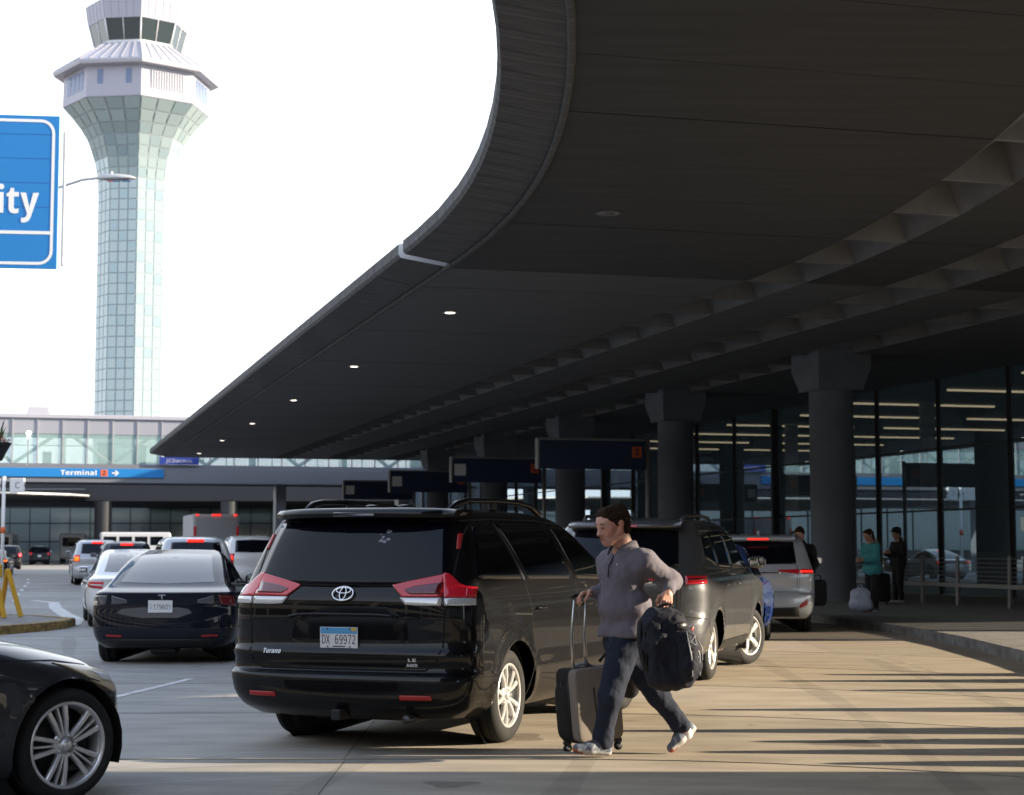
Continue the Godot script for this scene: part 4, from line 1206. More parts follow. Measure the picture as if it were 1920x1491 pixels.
# ---------- road signs, lamps, barrier on the left
func left_furniture():
	var o := thing("road_sign", "large bright blue highway sign with rounded white border, letters ity in view", "sign", Transform3D(Basis(Vector3.UP, 0.12), V(-12.2, 0, 40.0)))
	var w := 5.2; var cx := -0.72; var y0 := 7.80; var y1 := 11.34
	# the panel's right end stands 1.9 m right of its post
	var xr := 1.86
	var pn := mb(); bx(pn, Vector3(xr - w / 2, (y0 + y1) / 2, 0), Vector3(w, y1 - y0, 0.04), Basis.IDENTITY, 0.01); part("panel", pn, M.sign_blue, o)
	var bd := mb(true)
	var path := []
	var l := xr - w + 0.1; var r := xr - 0.1; var b := y0 + 0.09; var t := y1 - 0.09; var q := 0.32
	for k in [[l + q, b + q, PI, 1.5 * PI], [r - q, b + q, 1.5 * PI, TAU], [r - q, t - q, 0.0, 0.5 * PI], [l + q, t - q, 0.5 * PI, PI]]:
		for i in 7:
			var a: float = lerpf(k[2], k[3], i / 6.0)
			path.append(Vector2(k[0] + cos(a) * q, k[1] + sin(a) * q))
	var st := mb()
	for i in path.size():
		var a: Vector2 = path[i]; var c: Vector2 = path[(i + 1) % path.size()]
		var m := Vector2((l + r) / 2, (b + t) / 2)
		var ai := a + (m - a).sign() * 0.0
		var na := (a - Vector2(clampf(a.x, l + q, r - q), clampf(a.y, b + q, t - q))).normalized() * 0.066
		var nc := (c - Vector2(clampf(c.x, l + q, r - q), clampf(c.y, b + q, t - q))).normalized() * 0.066
		quad(st, Vector3(a.x, a.y, 0.026), Vector3(c.x, c.y, 0.026), Vector3(c.x - nc.x, c.y - nc.y, 0.026), Vector3(a.x - na.x, a.y - na.y, 0.026))
	bx(st, Vector3((l + r) / 2, y0 + 0.83, 0.024), Vector3(r - l - 0.1, 0.075, 0.006))
	part("border", st, M.sign_white, o)
	text(o, "City", 0.62, Transform3D(Basis.IDENTITY, Vector3(0.70, 9.37, 0.026)), M.sign_white, "lettering", 1.40)
	for i in 4:
		var s := mb(); bx(s, Vector3(xr - w / 2, y0 + 1.42 + 0.56 * i, 0.0225), Vector3(w - 0.35, 0.006, 0.003)); part("panel_joint", s, M.deep_blue, o)
	var bk := mb()
	for y in [8.4, 9.6, 10.8]: bx(bk, Vector3(xr - w / 2, y, -0.07), Vector3(w - 0.2, 0.09, 0.09))
	part("stringer", bk, M.galvanised, o)
	var ps := mb(true); tube(ps, [Vector3(-3.2, 0, -0.22), Vector3(-3.2, 11.2, -0.22)], 0.16, 14); part("post", ps, M.galvanised, o)
	var e := mb(); bx(e, Vector3(xr + 0.10, 9.45, -0.12), Vector3(0.07, 3.1, 0.10), Basis.IDENTITY, 0.01); part("edge_channel", e, M.galvanised, o)
	# street lamp
	var s := thing("street_lamp", "grey street lamp arm with flat lamp head in front of the tower", "street lamp", Transform3D(Basis.IDENTITY, V(-16.4, 0, 60.0)))
	var po := mb(true); tube(po, [Vector3(-2.6, 0, 0), Vector3(-2.6, 8.0, 0), Vector3(-2.6, 12.9, 0)], [0.13, 0.1, 0.075], 12); part("pole", po, M.galvanised, s)
	var am := mb(true); tube(am, [Vector3(-2.6, 12.75, 0), Vector3(-1.2, 13.0, 0), Vector3(1.1, 13.78, 0), Vector3(1.75, 14.0, 0), Vector3(2.3, 14.06, 0), Vector3(2.6, 14.06, 0)], 0.05, 8); part("arm", am, M.galvanised, s)
	var hd := mb(true)
	var rr := []
	for k in [[2.28, 0.02, 0.03], [2.32, 0.1, 0.1], [2.55, 0.15, 0.19], [3.0, 0.15, 0.22], [3.4, 0.1, 0.2], [3.55, 0.04, 0.12], [3.6, 0.01, 0.02]]:
		var row := PackedVector3Array()
		for j in 12:
			var a := TAU * j / 12
			row.append(Vector3(k[0], 14.05 + sin(a) * k[1] * (1.0 if sin(a) > 0 else 0.5), cos(a) * k[2]))
		rr.append(row)
	grid(hd, rr, false, true)
	var hp := part("lamp_head", hd, M.galvanised, s)
	var ln := mb(); bx(ln, Vector3(3.0, 13.965, 0), Vector3(0.8, 0.03, 0.3), Basis.IDENTITY, 0.01); part("lens", ln, M.smoke_lens, hp)
	var ph := mb(true); lathe(ph, [[0.04, 14.19], [0.045, 14.27], [0.0, 14.29]], 10, Transform3D(Basis.IDENTITY, Vector3(2.75, 0, 0))); part("photocell", ph, M.white_panel, hp)
	# flower basket at the left edge
	var f := thing("flower_basket", "dark hanging planter with spiky leaves and red flowers at the left edge", "planter", Transform3D(Basis.IDENTITY, V(-8.72, 0.22, 30.0)))
	var bs := mb(true); lathe(bs, [[0.0, 2.72], [0.14, 2.72], [0.27, 2.98], [0.3, 3.02], [0.26, 3.02], [0.0, 2.98]], 20, Transform3D(Basis.IDENTITY, Vector3(0.0, 0.0, 0))); part("pot", bs, M.black_plastic, f)
	var lf := mb(); var fw := mb()
	rng.seed = 4
	for i in 90:
		var a := rng.randf() * TAU; var e2 := rng.randf_range(0.15, 1.5); var ln2 := rng.randf_range(0.2, 0.52)
		var d := Vector3(cos(a) * cos(e2), sin(e2), sin(a) * cos(e2)); var s0 := Vector3(cos(a) * 0.14, 3.0, sin(a) * 0.14)
		var sd := d.cross(Vector3.UP).normalized() * rng.randf_range(0.006, 0.014)
		var m := s0 + d * ln2 * 0.6; var en := s0 + d * ln2 + Vector3(0, -0.06, 0)
		quad(lf, s0 - sd, s0 + sd, m + sd, m - sd); tri(lf, m - sd, m + sd, en)
	for i in 26:
		var a := rng.randf() * TAU; var q2 := Vector3(cos(a) * rng.randf_range(0.1, 0.34), rng.randf_range(2.98, 3.14), sin(a) * rng.randf_range(0.1, 0.3))
		for k in 4:
			var d := Vector3(rng.randf() - 0.5, rng.randf() - 0.5, rng.randf() - 0.5).normalized() * 0.045
			var d2 := d.cross(Vector3(0.3, 1, 0.2)).normalized() * 0.03
			tri(fw, q2, q2 + d + d2, q2 + d - d2)
	part("leaves", lf, M.leaf, f); part("flowers", fw, M.flower_red, f)
	var hk := mb(true); tube(hk, [Vector3(-0.55, 0, 0), Vector3(-0.55, 3.9, 0), Vector3(-0.4, 4.1, 0), Vector3(0, 4.05, 0), Vector3(0, 3.0, 0)], 0.03, 8); part("hanger", hk, M.black_plastic, f)
	# traffic island with yellow kerb
	var isl := Node3D.new(); add("traffic_island", self, isl); setting(isl)
	var edge := [Vector2(-16.0, 36.2), Vector2(-11.4, 36.6), Vector2(-9.5, 36.0), Vector2(-8.35, 34.4), Vector2(-8.2, 33.0), Vector2(-8.35, 32.0), Vector2(-8.9, 30.0), Vector2(-9.6, 27.5), Vector2(-16.0, 26.0)]
	var top := mb(); var poly := PackedVector2Array()
	for p in edge: poly.append(p)
	var ix := Geometry2D.triangulate_polygon(poly)
	for i in range(0, ix.size(), 3):
		var a := poly[ix[i]]; var b2 := poly[ix[i + 1]]; var c2 := poly[ix[i + 2]]
		tri(top, V(a.x, 0.142, a.y), V(b2.x, 0.142, b2.y), V(c2.x, 0.142, c2.y))
	part("paving", top, M.walk, isl)
	for i in edge.size() - 1:
		var ks := mb(); var rows := []
		for e3 in 2:
			var p: Vector2 = edge[i + e3]
			var inw := (Vector2(-12.5, 32.0) - p).normalized()
			var b3 := p + inw * 0.03; var c3 := p + inw * 0.24
			rows.append(PackedVector3Array([V(p.x, -0.02, p.y), V(p.x, 0.12, p.y), V(b3.x, 0.15, b3.y), V(c3.x, 0.15, c3.y)]))
		grid(ks, rows)
		part("kerb_stone", ks, M.yellow_curb, isl)
	# A-frame barricade
	var bc := thing("barricade", "yellow folding A-frame barricade standing on the traffic island", "barricade", Transform3D(Basis(Vector3.UP, 1.2), V(-9.72, 0.145, 34.6)))
	for x in [-0.42, 0.0]:
		for z in [-1, 1]:
			var lg := mb(); var d := Vector3(0.13 if x == 0.0 else 0.04, -0.92, 0.24 * z); var p := Vector3(x - 0.02, 0.93, 0.0)
			var mid := p + d * 0.5
			bx(lg, mid, Vector3(0.12, d.length(), 0.05), Basis(Quaternion(Vector3.DOWN, d.normalized())), 0.012); part("leg", lg, M.barricade_yellow, bc)
	for y in [0.42, 0.86]:
		var rl := mb(); bx(rl, Vector3(-1.0, y, 0.04), Vector3(1.5, 0.17, 0.05), Basis.IDENTITY, 0.012); part("rail", rl, M.barricade_yellow, bc)
	var kn := mb(true); ell(kn, Vector3(-0.3, 0.98, 0), Vector3(0.1, 0.06, 0.06)); part("handle", kn, M.barricade_yellow, bc)
	# white box signs on a striped pole
	var bs2 := thing("bus_stop_sign", "two white illuminated box signs on a white pole with red band at the far left", "sign", Transform3D(Basis.IDENTITY, V(-25.6, 0, 90.0)))
	var pl := mb(true); tube(pl, [Vector3(0, 0, 0), Vector3(0, 5.1, 0)], 0.09, 12); part("pole", pl, M.sign_white, bs2)
	var rd := mb(true); tube(rd, [Vector3(0, 2.25, 0), Vector3(0, 2.55, 0)], 0.12, 12); part("red_band", rd, M.sign_orange, bs2)
	for x in [-0.66, 0.68]:
		var s2 := mb(); bx(s2, Vector3(x, 4.65, 0), Vector3(0.72 if x > 0 else 0.95, 0.72, 0.2), Basis.IDENTITY, 0.02); part("sign_box", s2, M.sign_white, bs2)
	text(bs2, "C", 0.32, Transform3D(Basis.IDENTITY, Vector3(0.7, 4.65, 0.105)), M.cool_panel)
	var cr := mb(); bx(cr, Vector3(0, 4.65, -0.02), Vector3(2.1, 0.1, 0.1)); part("bracket", cr, M.far_dark, bs2)
	# unseen tapered posts, added along the near pavement to throw the long shadows
	var bo := mb(true); lathe(bo, [[0.38, 0.14], [0.38, 0.2], [0.07, 1.12], [0.0, 1.16]], 20); var bmsh := made(bo)
	var cl := mb(true); lathe(cl, [[0.38, 0.21], [0.385, 0.215], [0.31, 0.45], [0.30, 0.45]], 20); var cmsh := made(cl)
	for k in [[21.0, 7.5, 1.0, 0], [20.0, 7.2, 1.1, 1], [18.7, 7.4, 1.0, 2], [16.45, 6.6, 1.25, 3], [14.55, 6.3, 1.45, 4], [13.75, 6.1, 1.1, 5], [13.05, 5.8, 1.15, 6], [12.35, 6.0, 1.0, 7]]:
		var bl := thing("added_shadow_post", "added unseen tapered post for road shadows, %s counted from the far end of the row" % ["first", "second", "third", "fourth", "fifth", "sixth", "seventh", "last"][int(k[3])], "post", Transform3D(Basis.IDENTITY, V(k[1], 0, k[0])), "added posts that cast road shadows")
		share("post", bmsh, M.post_metal, bl, Transform3D(Basis.IDENTITY.scaled(Vector3(1, k[2], 1)), Vector3.ZERO)); share("collar", cmsh, M.sign_white, bl, Transform3D(Basis.IDENTITY.scaled(Vector3(1, k[2], 1)), Vector3.ZERO))

# ---------- cars
func minivan():
	var lv := [[0.24, 0.16, 4.93, 0.84, 0.32, 0.45, 2.6], [0.32, 0.03, 5.02, 0.93, 0.36, 0.5, 2.7], [0.42, 0.0, 5.07, 0.968, 0.33, 0.55, 3.0], [0.545, 0.0, 5.085, 0.988, 0.33, 0.6, 3.1],
		[0.562, 0.03, 5.085, 0.988, 0.32, 0.6, 3.1], [0.58, 0.075, 5.08, 0.988, 0.31, 0.6, 3.1], [0.66, 0.072, 5.06, 0.99, 0.31, 0.6, 3.2], [0.70, 0.05, 5.05, 0.99, 0.31, 0.6, 3.2], [0.76, 0.105, 5.0, 0.99, 0.31, 0.6, 3.2],
		[0.95, 0.10, 4.80, 0.988, 0.31, 0.6, 3.2], [1.07, 0.105, 4.3, 0.98, 0.31, 0.6, 3.2], [1.2, 0.165, 3.9, 0.955, 0.34, 0.5, 2.9], [1.45, 0.29, 3.4, 0.88, 0.30, 0.45, 2.8], [1.64, 0.395, 2.98, 0.80, 0.28, 0.4, 2.7], [1.705, 0.45, 2.78, 0.755, 0.28, 0.4, 2.6], [1.745, 0.60, 2.45, 0.69, 0.3, 0.4, 2.5], [1.765, 0.9, 2.0, 0.58, 0.3, 0.4, 2.4]]
	var c := {"lv": lv, "wheels": [[1.09, 0.352, 0.415], [4.06, 0.352, 0.415]], "tyre": 0.352, "rim": 0.235, "spokes": "ten", "wheel": "van", "paint": "black_paint", "step": 0.045, "dome": 0.012, "mirror": [3.55, 1.16],
		"glass": [["rear_window", "rear", [[-0.80, 1.205], [-0.4, 1.19], [0, 1.185], [0.4, 1.19], [0.80, 1.205]], [[-0.70, 1.655], [0, 1.665], [0.70, 1.655]], 0.008, 24],
			["quarter_window", "side", [[0.42, 1.245], [0.9, 1.235], [1.30, 1.23]], [[0.62, 1.62], [0.8, 1.645], [1.02, 1.655]]],
			["sliding_door_window", "side", [[1.38, 1.23], [2.45, 1.215]], [[1.10, 1.655], [2.2, 1.665]]],
			["front_door_window", "side", [[2.55, 1.215], [3.05, 1.205], [3.62, 1.195]], [[2.30, 1.665], [2.6, 1.655], [2.93, 1.615]], 0.007, 14, "tint_glass"],
			["windscreen", "front", [[-0.8, 1.22], [0, 1.2], [0.8, 1.22]], [[-0.62, 1.66], [0, 1.68], [0.62, 1.66]], 0.007, 16, "tint_glass"]],
		"seams": [["rear", [[-0.79, 1.66], [-0.80, 1.2], [-0.775, 0.75], [-0.74, 0.64], [-0.66, 0.592], [0.66, 0.592], [0.74, 0.64], [0.775, 0.75], [0.80, 1.2], [0.79, 1.66]], 0.012],
			["side", [[1.40, 0.30], [1.46, 0.75], [1.42, 1.0], [1.34, 1.2]]], ["side", [[2.52, 0.30], [2.54, 1.2]]], ["side", [[1.05, 0.97], [1.42, 0.955]], 0.012], ["side", [[3.62, 0.35], [3.66, 1.15]]], ["side", [[0.33, 0.72], [0.62, 0.70], [0.66, 0.5]], 0.006],
			["corner", [[0.93, 0.885], [1.5, 0.87]], 0.005]]}
	var o := make_car("minivan", "black minivan with large red tail lamps and roof rails, plate DX 69972", "van", c, V(-1.275, 0, 13.02), 21.0)
	# light bars between the side windows
	for sd in [-1, 1]:
		strip(o, c, "window_pillar", "side", [[1.335, 1.225], [1.06, 1.66]], 0.045, 0.010, sd, M.brown_grey_paint)
		strip(o, c, "window_trim", "side", [[0.42, 1.665], [1.0, 1.685], [2.0, 1.69], [2.9, 1.645], [3.3, 1.5]], 0.012, 0.008, sd, M.dark_metal)
	# tail lamps: the inner half on the tailgate, the outer half round the corner
	for sd in [-1, 1]:
		var st := mb(true); patch(st, c, "rear", [[0.375 * sd, 1.195], [0.47 * sd, 1.115], [0.76 * sd, 1.115]], [[0.375 * sd, 1.20], [0.52 * sd, 1.235], [0.76 * sd, 1.285]], 0.013, 14, 8)
		var lamp := part("tail_lamp", st, M.red_lens, o)
		var iv := mb(true); patch(iv, c, "rear", [[0.47 * sd, 1.165], [0.52 * sd, 1.137], [0.74 * sd, 1.137]], [[0.47 * sd, 1.17], [0.55 * sd, 1.195], [0.74 * sd, 1.222]], 0.0165, 10, 5); part("inner_lens", iv, M.dark_red_lens, lamp)
		var cl := mb(true); patch(cl, c, "rear", [[0.50 * sd, 1.06], [0.58 * sd, 1.055], [0.76 * sd, 1.055]], [[0.455 * sd, 1.11], [0.6 * sd, 1.11], [0.76 * sd, 1.11]], 0.0135, 12, 5); part("reversing_lamp", cl, M.clear_lens, lamp)
		var s2 := mb(true); patch(s2, c, "corner", [[0.775, 1.112], [1.0, 1.112], [1.36, 1.112]], [[0.775, 1.29], [0.86, 1.285], [1.0, 1.215], [1.10, 1.195], [1.36, 1.185]], 0.013, 18, 8, sd)
		var ol := part("tail_lamp", s2, M.red_lens, o)
		var il := mb(true); patch(il, c, "corner", [[1.12, 1.125], [1.33, 1.125]], [[1.12, 1.18], [1.33, 1.172]], 0.017, 8, 4, sd); part("inner_lens", il, M.clear_lens if sd < 0 else M.red_lens, ol)
		var s3 := mb(true); patch(s3, c, "corner", [[0.775, 1.057], [1.0, 1.055], [1.35, 1.058]], [[0.775, 1.108], [1.0, 1.108], [1.36, 1.108]], 0.0135, 16, 5, sd); part("indicator_lamp", s3, M.clear_lens, ol)
		var rf := mb(true); patch(rf, c, "rear", [[0.50 * sd, 0.385], [0.73 * sd, 0.385]], [[0.50 * sd, 0.42], [0.73 * sd, 0.42]], 0.008, 8, 3); part("bumper_reflector", rf, M.reflector, o)
		var rs := mb(true); patch(rs, c, "rear", [[0.775 * sd, 1.46], [0.80 * sd, 1.46]], [[0.755 * sd, 1.575], [0.785 * sd, 1.575]], 0.010, 3, 6); part("red_marker", rs, M.reflector, o)
	# spoiler over the rear window
	var sp := mb(true); var rows := []
	for i in 17:
		var x := lerpf(-0.735, 0.735, i / 16.0)
		var q := rear_at(c, clampf(x, -0.70, 0.70), 1.70)
		var tip := 0.16 * (1.0 - 0.25 * pow(absf(x) / 0.735, 3.0)); var z := q.z + tip; var dn := 0.012 * pow(absf(x) / 0.735, 4.0)
		rows.append(PackedVector3Array([Vector3(x, 1.695, q.z - 0.02), Vector3(x, 1.688 - dn, z - 0.03), Vector3(x, 1.694 - dn, z), Vector3(x, 1.735 - dn, z + 0.004), Vector3(x, 1.762 - dn, z - 0.045), Vector3(x, 1.770 - dn, z - 0.2), Vector3(x, 1.752, q.z - 0.30)]))
	grid(sp, rows, true)
	for e in [0, 16]:
		for j in range(1, 6): tri(sp, rows[e][0], rows[e][j], rows[e][j + 1])
	var spo := part("spoiler", sp, M.black_paint, o)
	var bl := mb(true); var z0: float = rows[8][3].z
	bx(bl, Vector3(0, 1.716, z0 + 0.002), Vector3(0.34, 0.028, 0.012), Basis.IDENTITY, 0.004); part("brake_lamp", bl, M.smoke_lens, spo)
	# roof rails
	for sd in [-1, 1]:
		var rr := mb(true)
		tube(rr, [Vector3(0.60 * sd, 1.745, -0.68), Vector3(0.615 * sd, 1.80, -0.80), Vector3(0.62 * sd, 1.828, -0.98), Vector3(0.63 * sd, 1.84, -1.5), Vector3(0.63 * sd, 1.838, -2.0), Vector3(0.62 * sd, 1.815, -2.35), Vector3(0.61 * sd, 1.75, -2.6)], [0.03, 0.028, 0.022, 0.02, 0.02, 0.024, 0.03], 10)
		part("roof_rail", rr, M.black_paint, o)
		for s in [1.5]:
			var ft := mb(); bx(ft, Vector3(0.625 * sd, 1.795, -s), Vector3(0.035, 0.07, 0.12), Basis.IDENTITY, 0.01); part("rail_foot", ft, M.black_plastic, o)
	for k in [[-0.12, 0.86], [0.16, 0.86], [0.02, 1.25]]:
		var sn := mb(true); ell(sn, Vector3(k[0], 1.79, -k[1]), Vector3(0.05, 0.012, 0.08)); part("roof_fitting", sn, M.black_paint, o)
	# number plate
	var p := plate(o, c, -0.02, 0.815, "")
	var pb := mb(); bx(pb, Vector3(0, 0.052, 0.0035), Vector3(0.295, 0.045, 0.0015)); part("plate_band", pb, M.plate_blue, p)
	var py := mb(); bx(py, Vector3(0.122, 0.062, 0.0045), Vector3(0.04, 0.024, 0.0015)); part("plate_sticker", py, M.plate_yellow, p)
	text(p, "DX 69972", 0.066, Transform3D(Basis.IDENTITY, Vector3(0, -0.012, 0.0035)), M.plate_ink, "lettering", 0.27, true, true, 0.002)
	var pd := mb(); bx(pd, Vector3(0, -0.062, 0.0035), Vector3(0.1, 0.008, 0.001)); part("plate_legend", pd, M.smoke_lens, p)
	var bo := mb()
	for x in [-0.09, 0.09]:
		for y in [-0.064, 0.066]: tube(bo, [Vector3(x, y, 0.003), Vector3(x, y, 0.008)], 0.006, 6)
	part("plate_screws", bo, M.dark_metal, p)
	# handle bar over the plate
	var hb := mb(true)
	var hp := []
	for i in 13:
		var x := lerpf(-0.44, 0.44, i / 12.0)
		hp.append(rear_at(c, x, 0.985 - 0.02 * pow(absf(x) / 0.44, 6.0), 0.012))
	tube(hb, hp, 0.011, 8); part("tailgate_handle", hb, M.black_paint, o)
	# emblem: three rings
	var ex := plate_basis(c, 0.0, 1.135, 0.018)
	var em := mb(true)
	for r in [[0.083, 0.056, 0.0, 0.0075], [0.025, 0.050, 0.0, 0.006], [0.058, 0.023, 0.026, 0.006]]:
		var ring := []
		for i in 33: ring.append(ex * Vector3(cos(TAU * i / 32) * r[0], sin(TAU * i / 32) * r[1] + r[2], 0))
		tube(em, ring, r[3], 6, false)
	part("emblem", em, M.chrome, o)
	for k in [["Turano", -0.555, 0.713, 0.038, 0.155], ["LE", 0.565, 0.665, 0.024, 0.06], ["AWD", 0.565, 0.628, 0.022, 0.085]]:
		text(o, k[0], k[3], plate_basis(c, k[1], k[2], 0.006), M.badge_white, "badge", k[4], true, false, 0.003)
	for s in [1.62, 2.75]: handle(o, c, s, 1.0, M.black_paint)
	# hitch, exhaust, wiper
	var hi := mb(); bx(hi, Vector3(0.02, 0.27, -0.06), Vector3(0.075, 0.075, 0.2), Basis.IDENTITY, 0.008); bx(hi, Vector3(0, 0.27, -0.22), Vector3(1.1, 0.06, 0.06)); part("tow_hitch", hi, M.black_plastic, o)
	var exh := mb(true); tube(exh, [Vector3(0.55, 0.25, -0.02), Vector3(0.55, 0.24, -0.4)], 0.03, 12); part("exhaust_pipe", exh, M.dark_metal, o)
	var ax := mb(true); tube(ax, [Vector3(-0.7, 0.33, -1.03), Vector3(0.7, 0.33, -1.03)], 0.05, 8); bx(ax, Vector3(0, 0.25, -0.7), Vector3(0.9, 0.12, 0.4), Basis.IDENTITY, 0.03); part("rear_axle", ax, M.black_plastic, o)
	var spl := mb(true)
	rng.seed = 9
	for i in 9:
		var x := 0.22 + rng.randf_range(-0.03, 0.05); var y := 1.545 + rng.randf_range(-0.04, 0.04) + (x - 0.22) * 0.5
		var b := plate_basis(c, x, y, 0.0092); ell(spl, b.origin, Vector3(rng.randf_range(0.006, 0.02), rng.randf_range(0.006, 0.018), 0.001), b.basis, 6)
	part("bird_dropping", spl, M.smoke_lens, o)

func sedan_spec(paint: String) -> Dictionary:
	var lv := [[0.20, 0.22, 4.5, 0.78, 0.32, 0.4, 2.4], [0.28, 0.08, 4.6, 0.86, 0.38, 0.5, 2.5], [0.42, 0.02, 4.68, 0.91, 0.42, 0.6, 2.5], [0.60, 0.03, 4.69, 0.925, 0.45, 0.7, 2.5], [0.75, 0.06, 4.62, 0.922, 0.45, 0.8, 2.5], [0.86, 0.035, 4.35, 0.90, 0.45, 0.8, 2.4], [0.905, 0.015, 4.1, 0.875, 0.46, 0.7, 2.4],
		[0.925, 0.10, 3.95, 0.85, 0.42, 0.7, 2.4], [0.97, 0.34, 3.65, 0.80, 0.35, 0.6, 2.4], [1.04, 0.52, 3.45, 0.755, 0.32, 0.5, 2.4], [1.2, 0.95, 3.1, 0.69, 0.32, 0.5, 2.4], [1.34, 1.42, 2.75, 0.615, 0.34, 0.5, 2.4], [1.42, 1.85, 2.5, 0.53, 0.3, 0.32, 2.3], [1.445, 2.0, 2.4, 0.46, 0.2, 0.2, 2.2]]
	return {"lv": lv, "wheels": [[0.90, 0.335, 0.375], [3.78, 0.335, 0.375]], "tyre": 0.335, "rim": 0.235, "spokes": "five", "wheel": "sedan", "paint": paint, "step": 0.055, "dome": 0.01, "mirror": [3.15, 0.98], "alloy": "alloy_grey",
		"glass": [["rear_window", "rear", [[-0.60, 1.035], [0, 1.015], [0.60, 1.035]], [[-0.46, 1.385], [0, 1.40], [0.46, 1.385]], 0.005, 24, "sky_glass"],
			["rear_door_window", "side", [[0.98, 1.005], [1.5, 0.985], [2.05, 0.975]], [[1.28, 1.19], [1.65, 1.31], [2.05, 1.345]]],
			["front_door_window", "side", [[2.12, 0.975], [3.1, 0.965]], [[2.12, 1.345], [2.45, 1.325], [2.72, 1.22]]],
			["windscreen", "front", [[-0.66, 1.02], [0, 1.0], [0.66, 1.02]], [[-0.5, 1.36], [0, 1.39], [0.5, 1.36]], 0.014, 14]],
		"seams": [["side", [[2.08, 0.30], [2.10, 0.97]]], ["side", [[1.30, 0.55], [1.15, 0.8], [1.02, 0.97]]], ["side", [[3.15, 0.35], [3.1, 0.95]]]]}
func black_sedan():
	var c := sedan_spec("midnight_paint")
	c.seams.append(["rear", [[-0.66, 0.885], [-0.63, 0.8], [-0.55, 0.585], [0.55, 0.585], [0.63, 0.8], [0.66, 0.885]], 0.008])
	var o := make_car("sedan", "glossy black electric sedan with ducktail boot lid left of the minivan, plate 179601", "car", c, V(-4.43, 0, 22.7), -4.0)
	for sd in [-1, 1]:
		var st := mb(true); patch(st, c, "rear", [[0.44 * sd, 0.775], [0.64 * sd, 0.755]], [[0.44 * sd, 0.815], [0.64 * sd, 0.872]], 0.008, 8, 6); var l := part("tail_lamp", st, M.smoke_lens, o)
		var s2 := mb(true); patch(s2, c, "corner", [[0.83, 0.755], [1.3, 0.73]], [[0.83, 0.872], [1.3, 0.868]], 0.008, 10, 6, sd); part("tail_lamp", s2, M.smoke_lens if sd < 0 else M.dark_red_lens, o)
		var s3 := mb(true); patch(s3, c, "corner", [[1.1, 0.745], [1.28, 0.735]], [[1.1, 0.80], [1.28, 0.79]], 0.012, 6, 3, sd); part("amber_lens", s3, M.amber_lens if sd < 0 else M.dark_red_lens, l)
		var rf := mb(true); patch(rf, c, "rear", [[0.50 * sd, 0.345], [0.70 * sd, 0.352]], [[0.50 * sd, 0.372], [0.70 * sd, 0.378]], 0.008, 6, 3); part("bumper_reflector", rf, M.reflector, o)
	var df := mb(true); patch(df, c, "rear", [[-0.62, 0.225], [0, 0.225], [0.62, 0.225]], [[-0.68, 0.325], [0, 0.325], [0.68, 0.325]], 0.006, 14, 4); part("diffuser", df, M.black_plastic, o)
	var p := plate(o, c, -0.02, 0.735, "")
	text(p, "179601", 0.062, Transform3D(Basis.IDENTITY, Vector3(0.022, -0.008, 0.0035)), M.dark_ink, "lettering", 0.21, true, true, 0.002)
	text(p, "F", 0.028, Transform3D(Basis.IDENTITY, Vector3(-0.115, 0.018, 0.0035)), M.dark_ink, "lettering", 0.016, true, true, 0.002); text(p, "P", 0.028, Transform3D(Basis.IDENTITY, Vector3(-0.115, -0.024, 0.0035)), M.dark_ink, "lettering", 0.016, true, true, 0.002)
	# T emblem
	var ex := plate_basis(c, 0.0, 0.855, 0.012)
	var em := mb(); prism(em, PackedVector2Array([Vector2(-0.052, 0.026), Vector2(-0.03, 0.034), Vector2(0, 0.037), Vector2(0.03, 0.034), Vector2(0.052, 0.026), Vector2(0.045, 0.014), Vector2(0.02, 0.021), Vector2(0.013, 0.02), Vector2(0, -0.048), Vector2(-0.013, 0.02), Vector2(-0.02, 0.021), Vector2(-0.045, 0.014)]), -0.003, 0.003, ex); part("emblem", em, M.chrome, o)
	var un := mb(); bx(un, Vector3(0.0, 0.17, -0.5), Vector3(0.34, 0.10, 0.4), Basis.IDENTITY, 0.03); part("tow_cover", un, M.black_plastic, o)
	for sd in [-1, 1]: strip(o, c, "window_trim", "side", [[0.98, 0.985], [2.05, 0.955], [3.1, 0.945]], 0.014, 0.008, sd, M.dark_metal)
	for s in [1.55, 2.5]: handle(o, c, s, 0.84, M.midnight_paint)

func white_sedan():
	var c := sedan_spec("white_paint"); c.wheel = "white_sedan"; c.spokes = "ten"
	var o := make_car("sedan", "white sedan with dark door mirror half hidden ahead of the black sedan", "car", c, V(-6.95, 0, 33.4), -15.1)
	for sd in [-1, 1]:
		var s2 := mb(true); patch(s2, c, "corner", [[0.7, 0.72], [1.35, 0.76]], [[0.7, 0.85], [1.35, 0.86]], 0.010, 10, 6, sd); part("tail_lamp", s2, M.red_lens, o)
		var cl := mb(true); patch(cl, c, "corner", [[0.7, 0.765], [1.2, 0.785]], [[0.7, 0.80], [1.2, 0.81]], 0.014, 10, 3, sd); part("clear_lens", cl, M.clear_lens, o)
	plate(o, c, 0, 0.70, "")
	for s in [1.55, 2.5]: handle(o, c, s, 0.84, M.white_paint)

